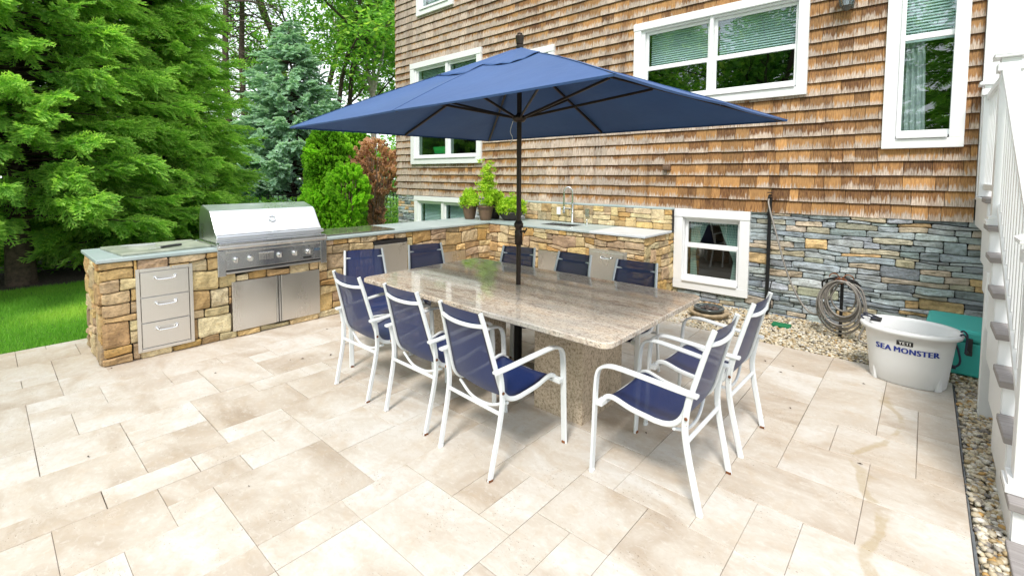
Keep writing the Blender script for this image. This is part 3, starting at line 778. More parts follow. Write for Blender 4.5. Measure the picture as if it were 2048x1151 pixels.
def spray_template(seed, length=.42, pairs=9, width=.024, sl=.16, droop=.25, curl=0.0):
    """a flat conifer branchlet: a stem with alternating shoots, each two crossed needle strips"""
    g = random.Random(seed); vs = []; fs = []; tp = []
    def strip(p, d, L, w, t0):
        d = d.normalized(); s1 = d.cross(Vector((0, 0, 1)));
        if s1.length < .05: s1 = Vector((1, 0, 0))
        s1.normalize(); s2 = s1.cross(d)
        e = p+d*L; m_ = p+d*L*.55+Vector((0, 0, -.01*L))
        for s in (s1, s2):
            b = len(vs); vs.extend([p-s*w*.35, p+s*w*.35, m_+s*w*.5, m_-s*w*.5, e+s*w*.12, e-s*w*.12])
            fs.extend([(b, b+1, b+2, b+3), (b+3, b+2, b+4, b+5)]); tp.extend([t0*.35, t0])
    for i in range(pairs):
        f = (i+.6)/pairs; p = Vector((length*f, 0, -droop*length*f*f))
        for sgn in (-1, 1):
            L = sl*(1.15-.75*f)*g.uniform(.75, 1.2); an_ = g.uniform(.65, 1.0)
            d = Vector((math.cos(an_), sgn*math.sin(an_), g.uniform(-.35, .2)+curl))
            strip(p, d, L, width, .4+.6*g.random())
            if L > sl*.55:
                q = p+d.normalized()*L*.45
                d2 = Vector((math.cos(an_*.3), sgn*math.sin(an_*.3), g.uniform(-.3, .1)+curl)); strip(q, d2, L*.6, width*.9, .5+.5*g.random())
    f = 0
    for i in range(3):
        a0, a1 = length*i/3, length*(i+1)/3
        strip(Vector((a0, 0, -droop*length*(i/3)**2)), Vector((a1-a0, 0, -droop*length*(((i+1)/3)**2-(i/3)**2))), (a1-a0)*1.15, width, .5+.2*i)
    return np.array([v[:] for v in vs]), np.array(fs), np.array(tp)
def place_sprays(templates, pos, dirs, ups, scale, seed, shade):
    """stamp random templates; dirs = spray axis. returns V,F,C"""
    g = np.random.default_rng(seed); n = len(pos); Vs, Fs, Cs = [], [], []; base = 0
    idx = g.integers(0, len(templates), n)
    dirs = dirs/np.linalg.norm(dirs, axis=1)[:, None]; sd_ = np.cross(ups, dirs); sd_ /= (np.linalg.norm(sd_, axis=1)[:, None]+1e-9); up = np.cross(dirs, sd_)
    for k_, (tv, tf, tp) in enumerate(templates):
        m_ = np.where(idx == k_)[0]
        if not len(m_): continue
        S = scale[m_][:, None, None]
        Vw = pos[m_][:, None]+S*(tv[None, :, 0:1]*dirs[m_][:, None]+tv[None, :, 1:2]*sd_[m_][:, None]+tv[None, :, 2:3]*up[m_][:, None])
        Vs.append(Vw.reshape(-1, 3)); Fs.append((tf[None]+(np.arange(len(m_))*len(tv))[:, None, None]).reshape(-1, 4)+base); base += Vw.shape[0]*Vw.shape[1]
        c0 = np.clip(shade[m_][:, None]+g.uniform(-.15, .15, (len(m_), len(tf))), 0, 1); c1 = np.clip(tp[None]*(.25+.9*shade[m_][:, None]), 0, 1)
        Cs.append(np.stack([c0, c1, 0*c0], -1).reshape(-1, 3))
    return np.concatenate(Vs), np.concatenate(Fs), np.concatenate(Cs)
def conifer(name, loc, H, Rb, z0, label, seed, mat, templates, per=16, nbr=10, dz=.28, droop=.18, up_tip=.12, sc=(.8, 1.3), bark='bark', tr=.17, pw=.8, cat='spruce tree', group=None, taper=True, dens=1.):
    th = thing(name, loc, label, cat, 0, group); g = np.random.default_rng(seed)
    mb = MB(); pts = [(0, 0, -.05)]+[(.04*math.sin(i*1.7+seed), .04*math.cos(i*1.3+seed), H*i/8) for i in range(1, 9)]
    mb.tube(pts, tr, 12, scales=[1.35]+[1-.93*(i/8) for i in range(1, 9)]); mb.build('trunk', M[bark], th)
    pos, dr, upv, scl, shd = [], [], [], [], []; br = MB(); z = z0; 
    while z < H*.985:
        f = (z-z0)/(H-z0); RR = Rb*(1-f)**pw+.10
        nb = max(5, int(nbr*(1-.45*f))); a0 = g.uniform(0, 6.28)
        for b_ in range(nb):
            an_ = a0+6.283*b_/nb+g.uniform(-.25, .25); Lb = RR*g.uniform(.72, 1.12); hz = z+g.uniform(-.22, .22)
            cx, sy = math.cos(an_), math.sin(an_); bp = []
            for i in range(7):
                q = i/6; bp.append(Vector((cx*Lb*q, sy*Lb*q, hz+.10*Lb*q-droop*Lb*q*q+up_tip*Lb*max(0, q-.6)**1.5*2)))
            br.tube(bp, .018+.012*(1-f), 5, scales=[1-.85*i/6 for i in range(7)])
            m_ = max(3, int(per*dens*Lb/Rb*(1.0)+2)); 
            cs = g.uniform(.0, .9)
            for i in range(m_):
                q = .22+.8*((i+.5)/m_)**.75; q = min(q, 1.0); kk = min(int(q*6), 5); p = bp[kk].lerp(bp[kk+1], q*6-kk)
                sgn = -1 if i % 2 else 1; sp_ = g.uniform(.25, .95)*(1.05-.6*q)
                d = Vector((cx, sy, 0))+Vector((-sy, cx, 0))*sgn*sp_+Vector((0, 0, g.normal()*.32-.12+.2*(q-.5)))
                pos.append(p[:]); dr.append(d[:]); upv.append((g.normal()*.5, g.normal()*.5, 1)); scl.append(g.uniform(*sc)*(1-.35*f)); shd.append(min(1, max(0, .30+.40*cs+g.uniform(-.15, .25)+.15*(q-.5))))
        z += dz*g.uniform(.8, 1.2)*(1-.35*f)
    V, Fc, C_ = place_sprays(templates, np.array(pos), np.array(dr), np.array(upv), np.array(scl), seed, np.array(shd))
    fastmesh('crown', V, Fc, M[mat], th, C_); br.build('branches', M[bark], th)
    return th
TS = [spray_template(i, .44, 7, .022, .18, .28) for i in range(5)]
TB = [spray_template(20+i, .34, 7, .034, .13, .05, .18) for i in range(4)]
TA = [spray_template(40+i, .18, 5, .036, .09, .05, .10) for i in range(4)]

LOD = 1.0
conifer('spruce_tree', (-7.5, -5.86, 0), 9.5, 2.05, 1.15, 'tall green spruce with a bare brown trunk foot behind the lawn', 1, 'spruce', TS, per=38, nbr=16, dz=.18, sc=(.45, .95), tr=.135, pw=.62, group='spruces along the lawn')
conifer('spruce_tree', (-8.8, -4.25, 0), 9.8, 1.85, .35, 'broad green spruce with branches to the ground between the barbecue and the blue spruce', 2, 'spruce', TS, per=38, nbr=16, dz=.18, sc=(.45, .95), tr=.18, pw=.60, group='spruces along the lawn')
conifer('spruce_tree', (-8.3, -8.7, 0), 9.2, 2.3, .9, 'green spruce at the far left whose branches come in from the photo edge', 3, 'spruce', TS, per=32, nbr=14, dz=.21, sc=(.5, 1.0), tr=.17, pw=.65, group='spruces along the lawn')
conifer('blue_spruce', (-13.9, .95, 0), 6.6, 2.75, .25, 'silvery blue spruce with a pointed top behind the green arborvitae', 4, 'blue_spruce', TB, per=30, nbr=15, dz=.24, droop=.05, sc=(1.0, 1.7), tr=.12, pw=.85)

# arborvitae and the browned shrub next to it
def shrub(name, loc, H, Rr, n, label, cat, mat, seed, tmpl, sc, stems=5, shape=lambda f: (1-f**4)**.6*(.82+.18*math.sin(f*9)), stemmat='twig', dens_in=.25):
    th = thing(name, loc, label, cat); g = np.random.default_rng(seed)
    z = g.uniform(.02, 1, n); an_ = g.uniform(0, 6.283, n); rr_ = np.where(g.uniform(0, 1, n) < dens_in, g.uniform(.3, .9, n), g.uniform(.82, 1.05, n))
    rad = np.array([shape(q) for q in z])*Rr*(1+.18*np.sin(an_*3+z*7+seed)+.12*np.sin(an_*7+z*19))*rr_
    pos = np.stack([np.cos(an_)*rad, np.sin(an_)*rad, z*H], 1)
    d = np.stack([np.cos(an_)*.7, np.sin(an_)*.7, .55+g.uniform(-.3, .5, n)], 1)+g.normal(size=(n, 3))*.25
    upv = np.stack([-np.sin(an_), np.cos(an_), .3*g.normal(size=n)], 1)
    cl = np.array([mnoise.noise(Vector(p)*2.2+Vector((seed, 0, 0))) for p in pos])
    V, Fc, C_ = place_sprays(tmpl, pos, d, upv, g.uniform(*sc, n), seed, np.clip(.5+cl*.8+g.uniform(-.15, .15, n), 0, 1))
    fastmesh('foliage', V, Fc, M[mat], th, C_)
    mb = MB()
    for i in range(stems):
        a_ = g.uniform(0, 6.28); r1 = Rr*g.uniform(.1, .7); mb.tube(smoothpath([(.05*math.cos(a_), .05*math.sin(a_), -.03), (r1*.5*math.cos(a_), r1*.5*math.sin(a_), H*.3), (r1*math.cos(a_+.4), r1*math.sin(a_+.4), H*.62), (r1*1.1*math.cos(a_+.6), r1*1.1*math.sin(a_+.6), H*.85)], 3), .014, 5, scales=[1-.06*k for k in range(10)])
    mb.build('stems', M[stemmat], th); return th
shrub('arborvitae', (-7.95, -.82, 0), 2.62, .56, 2600, 'bright green arborvitae bush behind the long stone counter', 'shrub', 'arbor', 5, TA, (.7, 1.2))
shrub('arborvitae', (-7.10, -.78, 0), 1.80, .32, 800, 'small yellow green arborvitae clump between the green bush and the browned one', 'shrub', 'arbor', 8, TA, (.6, 1.1), stems=12, dens_in=.4, shape=lambda f: .25+.8*max(0, math.sin(math.pi*min(1, max(0, (f-.35)/.7)))))
shrub('arborvitae', (-9.4, .75, 0), 2.75, .55, 900, 'green arborvitae top rising behind the browned bush', 'shrub', 'arbor', 12, TA, (.8, 1.3))
shrub('dead_arborvitae', (-7.35, .06, 0), 2.42, .52, 760, 'browned dying bush with bare stems against the house corner', 'shrub', 'brown_leaf', 9, TA, (.6, 1.0), stems=46, dens_in=.5, shape=lambda f: .15+.85*max(0, math.sin(math.pi*min(1, max(0, (f-.42)/.62)))))

# broadleaf trees behind
def broadleaf(name, loc, H, label, seed, bark, nclump, lsz, cr, z0, forks=2, group=None, leaves=70, tr=.16, lean=(0, 0)):
    th = thing(name, loc, label, 'tree', 0, group); g = np.random.default_rng(seed); mb = MB(); cen = []; spr = []
    def limb(p, d, L, r, lev):
        pts = [Vector(p)]; dd = Vector(d).normalized()
        for i in range(5):
            dd = (dd+Vector(g.normal(size=3)*.13)+Vector((0, 0, .05))).normalized(); pts.append(pts[-1]+dd*L/5)
        mb.tube(pts, r, 7 if lev < 2 else 4, scales=[1-.11*i for i in range(6)])
        if lev < 3:
            nch = (6 if lev == 0 else 4)
            for i in range(nch):
                q = (.32 if lev == 0 else .25)+.68*(i+g.uniform(.2, .8))/nch; kk = min(int(q*5), 4); pp = pts[kk].lerp(pts[kk+1], q*5-kk); a_ = g.uniform(0, 6.28)
                nd_ = dd*.55+Vector((math.cos(a_), math.sin(a_), g.uniform(-.15, .45)))*.85
                if pp.z > z0*.6: limb(pp, nd_, L*(.42 if lev == 0 else .55)*g.uniform(.7, 1.2), r*.42, lev+1)
        if lev >= 1:
            for i in range(2 if lev == 1 else 3):
                q = g.uniform(.4, 1.05); kk = min(int(q*5), 4); pp = pts[kk].lerp(pts[kk+1], q*5-kk)
                if pp.z > z0: cen.append(pp[:]); spr.append(cr*g.uniform(.6, 1.2))
    for i in range(forks):
        limb((.12*i, .05*i, -.05), (lean[0]+g.normal()*.08+.18*(i-.5*(forks-1)), lean[1]+g.normal()*.08, 1), H*g.uniform(.85, 1.0), tr, 0)
    cen = np.array(cen); spr = np.array(spr)
    if len(cen) > nclump: ii = g.choice(len(cen), nclump, replace=False); cen, spr = cen[ii], spr[ii]
    V, Fc, C_ = leaf_cloud(cen, leaves, spr, lsz, seed, .5, .35)
    fastmesh('crown', V, Fc, M['leaf'], th, C_); mb.build('trunk', M[bark], th); return th
G_ = 'broadleaf trees in the wood behind'
for (x, y, H, lab, sd_, bk, tr_w, ln2) in (
    
    (-15.2, 2.6, 10, 'leafy light green tree just right of the blue spruce top', 32, 'bark', .12, (0, .05)),
    (-21, 5.0, 14, 'taller leafy tree far behind the blue spruce, partly hidden by nearer ones', 33, 'bark', .18, (0, 0)),
    (-20, 10.5, 13, 'leafy tree at the back beside the house edge, behind the pale barked one', 34, 'bark', .16, (0, 0)),
    (-24, -1.0, 13, 'dark leafy tree far back seen through the bare pine branches', 35, 'bark', .18, (0, 0)),
    (-22, -7.0, 13, 'leafy tree far behind the two left spruces, seen through gaps', 36, 'bark', .18, (0, 0))):
    broadleaf('broadleaf_tree', (x, y, 0), H, lab, sd_, bk, 250, .23, .95, 1.0, 2, G_, 55, tr_w, ln2)
th = thing('broadleaf_tree', (-13.3, 3.75, 0), 'pale barked tree forking high up beside the house edge', 'tree', 0, G_); g = np.random.default_rng(5); cen = []
mb = MB(); tpts = smoothpath([(0, 0, -.05), (.05, .03, 1.5), (-.03, .05, 3.2), (.02, 0, 4.7)], 3); mb.tube(tpts, .13, 9, scales=[1-.03*i for i in range(len(tpts))])
for (dx, dy, hh, r_) in ((-.75, -.45, 5.5, .085), (.0, .25, 6.0, .08), (.45, .75, 4.6, .06), (-1.5, -.9, 3.6, .05)):
    q = smoothpath([(.02, 0, 4.6), (.02+dx*.4, dy*.4, 4.7+hh*.3), (.02+dx*.8, dy*.8, 4.7+hh*.65), (.02+dx, dy, 4.7+hh)], 4); mb.tube(q, r_, 7, scales=[1-.06*i for i in range(len(q))])
    for k_ in range(16):
        a_ = g.uniform(0, 6.28); p_ = q[g.integers(3, len(q))]; e_ = p_+Vector((math.cos(a_), math.sin(a_), .35))*g.uniform(.6, 1.7); mb.tube([p_, (p_+e_)/2+Vector((0, 0, .1)), e_], .02, 4, scales=[1, .7, .3]); cen.append(e_[:])
mb.build('trunk', M['birch_bark'], th)
V, Fc, C_ = leaf_cloud(np.array(cen), 60, .5, .17, 6, .5, .35); fastmesh('crown', V, Fc, M['leaf'], th, C_)
# pine with bare lower branches
def pine(loc, H, seed, label):
    th = thing('pine_tree', loc, label, 'pine tree'); g = np.random.default_rng(seed); mb = MB()
    tp_ = [(.1*math.sin(i*.9), .08*math.cos(i), H*i/8) for i in range(9)]; mb.tube(tp_, .15, 10, scales=[1-.08*i for i in range(9)]); cen = []
    for i in range(70):
        z = g.uniform(3.0, H*.97); a_ = g.uniform(0, 6.28); L = g.uniform(1.0, 2.3); pts = [Vector((0, 0, z))]
        d = Vector((math.cos(a_), math.sin(a_), g.uniform(-.2, .15)))
        for k in range(5): d = (d+Vector(g.normal(size=3)*.18)).normalized(); pts.append(pts[-1]+d*L/5)
        mb.tube(pts, .026, 5, scales=[1-.15*k for k in range(6)])
        for k in range(2, 5):
            e = pts[k]+(d+Vector(g.normal(size=3)*.7)).normalized()*.6; mb.tube([pts[k], e], .009, 4)
        if z > H*.72 or g.uniform() < .18: cen.append(pts[-1][:]); cen.append(pts[3][:])
    mb.build('trunk', M['bark'], th)
    V, Fc, C_ = leaf_cloud(cen, 160, .5, .20, seed, .9, .3, .10); fastmesh('crown', V, Fc, M['spruce'], th, C_)
pine((-15.8, -.35, 0), 12, 51, 'pine with a straight dark trunk and bare side branches left of the blue spruce top')
pine((-17.2, .65, 0), 12.5, 52, 'second bare branched pine trunk standing right of the straight one')
# far wood as one mass
cs = []; g = np.random.default_rng(77)
for i in range(620):
    a_ = g.uniform(R(150), R(238))if False else g.uniform(-40, 24); cs.append((-34+g.normal()*2, a_, g.uniform(.3, 1)**1.1*(4.2+1.3*math.sin(a_*.7))))
for i in range(330): cs.append((g.uniform(-34, -6), 24+g.normal()*2, g.uniform(.2, 7)))
V, Fc, C_ = leaf_cloud(np.array(cs), 90, 1.7, .40, 78, .5, .25); o = fastmesh('distant_wood', V, Fc, M['leaf'], None, C_); o['kind'] = 'stuff'
# undergrowth below the spruces
cs = []
for i in range(300): yy = g.uniform(-10, 1.5); cs.append((-8.45+g.normal()*.3, yy, g.uniform(.05, 1.0)))
V, Fc, C_ = leaf_cloud(np.array(cs), 90, .38, .09, 79, .5, .25); C_[:, 0] = C_[:, 0]*.6+.4
o = fastmesh('undergrowth', V, Fc, M['leaf'], None, C_); o['kind'] = 'stuff'
# trees behind the photographer: they show in the window panes
conifer('spruce_tree', (3.5, -19, 0), 11, 2.9, .4, 'dark spruce seen only mirrored in the tall right window', 61, 'spruce', TS, per=10, nbr=9, dz=.42, sc=(1.6, 2.3), group='spruces mirrored in the windows')
conifer('spruce_tree', (9.5, -17, 0), 10, 2.9, .4, 'second dark spruce seen only mirrored in the tall right window', 62, 'spruce', TS, per=10, nbr=9, dz=.42, sc=(1.6, 2.3), group='spruces mirrored in the windows')
broadleaf('broadleaf_tree', (-3, -18, 0), 11, 'leafy tree mirrored in the double upper window', 63, 'bark', 240, .32, 1.2, 1.0, 2, None, 60, .18)
broadleaf('broadleaf_tree', (-9, -20, 0), 11, 'leafy tree mirrored in the left part of the double upper window', 64, 'bark', 240, .32, 1.2, 1.0, 2, None, 60, .18)
# thin black fence by the barbecue
fc = thing('metal_fence', (-8.9, -.6, 0), 'thin black metal picket fence behind the barbecue and the bushes', 'fence')
mb = MB()
for i in range(34): mb.box(-.008, .008, -1.2+i*.11, -1.184+i*.11, .05, 1.15)
mb.build('pickets', M['black_iron'], fc); mb = MB(); mb.box(-.014, .014, -1.25, 2.5, 1.15, 1.18); mb.box(-.012, .012, -1.25, 2.5, .15, .175); mb.build('rails', M['black_iron'], fc)
# ================================================================== OUTDOOR KITCHEN
kit = thing('outdoor_kitchen', (-2.61, -.9, 0), 'L-shaped tan ledgestone outdoor kitchen counter with blue-grey stone top', 'counter')
def K(o): o.parent = kit; o.location = (2.61, .9, 0); return o
FX = -2.61; YF = -5.57; BX = -3.37; TH = .885
# front face of long leg (normal +x): u along +y from YF
def hy(y0, y1, z0, z1): return (y0-YF, y1-YF, z0, z1)
LH = [hy(-5.345, -4.95, .075, .785), hy(-4.715, -3.635, .655, .9), hy(-4.61, -3.71, .065, .565), hy(-3.0, -2.50, .03, .80), hy(-2.43, -1.46, .045, .535)]
mb = MB()
stonework(mb, (FX, YF, 0), (0, 1, 0), (1, 0, 0), -.9-YF, 0, TH, (.055, .115), (.13, .33), TAN, LH, depth=.035, seed=21, gap=.010, wave=.018, span2=.30, corner0=True)
stonework(mb, (BX, YF, 0), (1, 0, 0), (0, -1, 0), FX-BX, 0, TH, (.06, .12), (.12, .28), TAN, (), depth=.035, seed=22, gap=.010, wave=.018, span2=.3)
SH = [(-1.60+2.61, -.80+2.61, .045, .58), (-.74+2.61, -.21+2.61, .05, .68)]
stonework(mb, (FX, -.9, 0), (1, 0, 0), (0, -1, 0), 2.60, 0, TH, (.055, .11), (.13, .32), TAN, SH, depth=.035, seed=23, gap=.010, wave=.018, span2=.30, corner1=True)
stonework(mb, (-.01, -.9, 0), (0, 1, 0), (1, 0, 0), .88, 0, TH, (.06, .12), (.10, .26), TAN, (), depth=.035, seed=24, gap=.010, wave=.018, span2=.3)
stonework(mb, (BX, -.02, 0), (0, -1, 0), (-1, 0, 0), 5.5, 0, TH, (.06, .12), (.13, .33), TAN, (), depth=.03, seed=25, gap=.007, wave=.01, span2=.3)
stonework(mb, (-2.52, -.13, 0), (1, 0, 0), (0, -1, 0), 2.55, .918, 1.192, (.06, .105), (.12, .30), TAN, (), depth=.022, seed=26, gap=.006, wave=.006, span2=.3)
K(mb.build('stone_veneer', M['stone_tan']))
mb = MB(); e = .004
mb.box(BX+e, FX-e, YF+e, -.021, -.03, TH-.002); mb.box(FX-e+.001, -.01-e, -.9+e, -.0215, -.03, TH-.0025); mb.box(-2.52, .03, -.128, -.052, .90, 1.19)
K(mb.build('core', M['joint']))
mb = MB()
mb.box(BX-.05, FX+.045, YF-.045, -4.712, TH, .915); mb.box(BX-.05, -3.22, -4.711, -3.64, TH, .915); mb.box(BX-.05, FX+.045, -3.639, -2.1, TH, .915); mb.box(BX-.05, FX+.045, -2.099, -.945, TH, .915)
mb.box(BX-.05, FX-.2, -.944, -.06, TH, .915)
# sink slab in pieces round the basin
mb.box(FX-.199, -1.80, -.945, -.135, TH, .915); mb.box(-1.799, -1.22, -.945, -.68, TH, .915); mb.box(-1.799, -1.22, -.30, -.135, TH, .915); mb.box(-1.219, -.75, -.945, -.135, TH, .915)
mb.box(-2.53, .035, -.145, -.06, 1.192, 1.222)
K(mb.build('countertop', M['bluestone'], bevel=.006))
t = NT('pale_stone'); 
mb = MB(); mb.box(-.749, .035, -.945, -.135, TH, .915); K(mb.build('countertop_end', simple('pale_bluestone', (.62, .65, .67), .35, var=.08, scale=3), bevel=.006))
mb = MB(); mb.box(-1.80, -1.22, -.68, -.30, .74, .75); mb.box(-1.80, -1.79, -.68, -.30, .75, .91); mb.box(-1.23, -1.22, -.68, -.30, .75, .91); mb.box(-1.79, -1.23, -.68, -.67, .75, .91); mb.box(-1.79, -1.23, -.31, -.30, .75, .91)
K(mb.build('sink_basin', M['steel_panel']))
# faucet: spring neck
mb = MB(); fx, fy = -1.50, -.225
mb.lathe([(.0, .915), (.030, .916), (.030, .93), (.018, .94), (.018, 1.20), (.012, 1.22)], (fx, fy, 0), 14)
path = [(fx, fy, 1.21), (fx, fy, 1.36)]+[(fx-.065+.065*math.cos(a_), fy-.02*(1-math.cos(a_)), 1.38+.085*math.sin(a_)) for a_ in np.linspace(0, math.pi, 12)]+[(fx-.13, fy-.04, 1.30), (fx-.13, fy-.04, 1.16)]
mb.tube(path, .014, 8)
sp_ = smoothpath(path, 12)
mb.lathe([(.012, 1.17), (.022, 1.15), (.022, 1.08), (.014, 1.06)], (fx-.13, fy-.04, 0), 10)
mb.tube([(fx, fy, 1.14), (fx-.13, fy-.04, 1.14)], .008, 6); mb.tube([(fx, fy, 1.06), (fx+.04, fy-.05, 1.09)], .008, 6)
K(mb.build('faucet', M['chrome']))
mb = MB(); mb.lathe([(.02, .915), (.02, .93), (.009, .94), (.009, .985), (.014, .99), (.0, 1.0)], (-1.19, -.30, 0), 12); mb.tube([(-1.19, -.30, .985), (-1.19, -.36, .985)], .006, 6); K(mb.build('soap_dispenser', M['chrome']))
for ox in (-1.80, -1.27): 
    mb = MB(); mb.box(ox-.035, ox+.035, -.175, -.15, 1.03, 1.145); o = K(mb.build('outlet_cover', M['white_vinyl'] if ox < -1.5 else M['steel'], bevel=.004))
mb = MB(); mb.box(-2.56, -2.53, -.15, -.08, 1.0, 1.12); K(mb.build('outlet_cover', M['black_plastic'], bevel=.004))

def handle(mb, p, axis, w, out, drop=.015):
    """bow handle centred at p, along axis, standing off by `out` vector"""
    p, ax, ou = Vector(p), Vector(axis), Vector(out)
    pts = [p-ax*w/2, p-ax*w/2+ou*.8, p-ax*w*.36+ou+Vector((0, 0, -drop)), p+ax*w*.36+ou+Vector((0, 0, -drop)), p+ax*w/2+ou*.8, p+ax*w/2]
    mb.tube(smoothpath(pts, 4), .0085, 8)
    for s in (-1, 1): mb.box(*[v for k_ in range(3) for v in ((p+ax*s*w/2)[k_]-.012, (p+ax*s*w/2)[k_]+.012)])
# drawer unit
y0, y1, z0, z1 = -5.36, -4.935, .06, .80; xf = FX+.045
mb = MB(); f_ = .028
mb.box(FX-.05, xf, y0, y0+f_, z0, z1); mb.box(FX-.05, xf, y1-f_, y1, z0, z1); mb.box(FX-.05, xf+.001, y0+f_+.0005, y1-f_-.0005, z0, z0+f_); mb.box(FX-.05, xf+.001, y0+f_+.0005, y1-f_-.0005, z1-f_, z1)
mb.box(FX-.06, FX+.015, y0+f_, y1-f_, z0+f_, z1-f_)
du = K(mb.build('drawer_unit', M['steel'], bevel=.002)); dh = (z1-z0-2*f_)/3
for i in range(3):
    a_ = z0+f_+i*dh; mb = MB(); mb.box(FX+.017, xf-.004, y0+f_+.006, y1-f_-.006, a_+.004, a_+dh-.005); mb.build('drawer', M['steel'], du, bevel=.002)
    mb = MB(); handle(mb, (xf-.002, (y0+y1)/2, a_+dh*.74), (0, 1, 0), .15, (.035, 0, 0)); mb.build('handle', M['chrome'], du)
# doors (long leg) and sink doors
def doorpair(y0, y1, z0, z1, split, face='x'):
    def bx(mb, a, b, c_, d, lo, hi):
        if face == 'x': mb.box(FX+lo, FX+hi, a, b, c_, d)
        else: mb.box(a, b, -.9-hi, -.9-lo, c_, d)
    mb = MB(); bx(mb, y0+.002, y1-.002, z0+.002, z1-.002, -.06, .012)
    fr = K(mb.build('door_frame', M['dark_wood'], bevel=.001))
    for a, b, hinge in ((y0+.012, split-.028, 0), (split+.028, y1-.012, 1)):
        mb = MB(); bx(mb, a, b, z0+.012, z1-.010, .014, .045); mb.build('door', M['steel'], fr, bevel=.004)
    mb = MB(); bx(mb, split-.024, split-.004, z0+.012, z1-.01, .0145, .037); bx(mb, split+.004, split+.024, z0+.012, z1-.01, .0145, .037); mb.build('grip_rail', M['steel_panel'], fr, bevel=.003)
    return fr
doorpair(-4.62, -3.70, .055, .575, -4.16)
doorpair(-2.44, -1.45, .035, .545, -1.95)
doorpair(-1.61, -.79, .035, .590, -1.20, 'y')
mb = MB(); mb.box(-.75, -.20, -.935, -.84, .04, .69); tf_ = K(mb.build('trash_drawer_frame', M['steel'], bevel=.003))
mb = MB(); mb.box(-.705, -.245, -.952, -.936, .075, .655); mb.build('drawer', M['steel'], tf_, bevel=.002)
mb = MB(); handle(mb, (-.475, -.952, .60), (1, 0, 0), .15, (0, -.035, 0)); mb.build('handle', M['chrome'], tf_)
# mini fridge
fg = thing('mini_fridge', (FX-.25, -2.75, .0), 'small stainless steel fridge with black top edge built into the long counter', 'fridge')
mb = MB(); mb.box(-.15, .235, -.25, .25, .035, .76); mb.box(-.15, .285, -.252, .252, .762, .808); mb.build('fridge_body', M['black_plastic'], fg, bevel=.004)
mb = MB(); mb.box(.237, .29, -.247, .247, .05, .758); mb.build('door', M['steel'], fg, bevel=.006)
mb = MB(); mb.box(.2905, .292, .16, .21, .725, .732); mb.build('badge', M['dark_metal'], fg)

# ------------------------------------------------------------------ grill
gr = thing('built_in_grill', (-2.87, -4.175, .66), 'stainless steel built-in gas barbecue with closed hood set in the counter', 'barbecue')
def G(o): o.parent = gr; o.location = (2.87, 4.175, -.66); return o
ya, yb = -4.71, -3.64
mb = MB()    # hood shell, outline in x-z, between ya and yb
prof = [(-2.645, 1.035), (-2.675, 1.06), (-2.80, 1.235), (-2.835, 1.262), (-3.06, 1.315), (-3.105, 1.305), (-3.16, 1.22), (-3.185, 1.0), (-3.185, .95), (-2.645, .95)]
vs = [(x, ya, z) for x, z in prof]+[(x, yb, z) for x, z in prof]; n_ = len(prof)
mb.add(vs, [tuple(range(n_))[::-1], tuple(range(n_, 2*n_))]+[(i, (i+1) % n_, n_+(i+1) % n_, n_+i) for i in range(n_)])
G(mb.build('hood', M['steel_hood'], bevel=.008))
mb = MB(); mb.box(-2.66, -2.605, ya-.012, yb+.012, .985, 1.022); G(mb.build('hood_handle', M['steel_hood'], bevel=.012))
mb = MB()
c0 = Vector((-2.742, -4.14, 1.155)); nx = Vector((.175, 0, .125)).normalized(); uu = Vector((0, 1, 0)); vv = nx.cross(uu)
ring = [c0+nx*.004+uu*.033*math.cos(q)+vv*.033*math.sin(q) for q in np.linspace(0, 6.283, 25)[:-1]]
mb.tube(ring, .006, 6, closed=True); mb.add([c0+nx*.002+uu*.033*math.cos(q)+vv*.033*math.sin(q) for q in np.linspace(0, 6.283, 25)[:-1]], [tuple(range(24))])
G(mb.build('thermometer', M['steel_panel']))
mb = MB(); mb.box(-3.19, -2.56, ya-.02, ya, .90, .955); mb.box(-3.19, -2.56, yb, yb+.02, .90, .955); mb.box(-2.64, -2.555, ya+.001, yb-.001, .93, .965); mb.box(-3.19, -2.64, ya+.001, yb-.001, .85, .949)
G(mb.build('firebox_rim', M['steel_panel'], bevel=.006))
mb = MB(); mb.tube([(-2.575, ya-.01, .915), (-2.575, yb+.01, .915)], .022, 14); G(mb.build('front_rail', M['steel']))
mb = MB(); mb.box(FX-.06, -2.562, ya-.018, ya+.055, .635, .892); G(mb.build('end_panel', M['steel_panel'], bevel=.004)); mb = MB(); mb.box(FX-.06, -2.562, yb-.055, yb+.018, .635, .892); G(mb.build('end_panel', M['steel_panel'], bevel=.004))
mb = MB(); mb.box(FX-.06, -2.572, ya+.056, yb-.056, .69, .892); G(mb.build('control_panel', M['steel_panel'], bevel=.003))
mb = MB(); mb.box(FX-.06, -2.562, ya+.056, yb-.056, .652, .672); mb.box(FX-.06, -2.562, ya+.056, yb-.056, .862, .876); G(mb.build('drip_tray', M['steel'], bevel=.003))
mb = MB(); mb.box(FX-.05, -2.58, ya+.057, yb-.057, .6725, .6895); G(mb.build('tray_gap', M['black_plastic']))
for yk in (-4.56, -4.43, -4.14, -3.98, -3.83):
    mb = MB()
    for (r_, xa, xb) in ((.032, -2.572, -2.560), (.024, -2.560, -2.535)):
        rg = [(yk+r_*math.cos(q), .785+r_*math.sin(q)) for q in np.linspace(0, 6.283, 21)[:-1]]
        vs = [(xa, p[0], p[1]) for p in rg]+[(xb, yk+(p[0]-yk)*.9, .785+(p[1]-.785)*.9) for p in rg]
        mb.add(vs, [tuple(range(20, 40))]+[(i, (i+1) % 20, 20+(i+1) % 20, 20+i) for i in range(20)])
    mb.box(-2.536, -2.520, yk-.006, yk+.006, .762, .808)
    G(mb.build('knob', M['chrome'], bevel=.002))
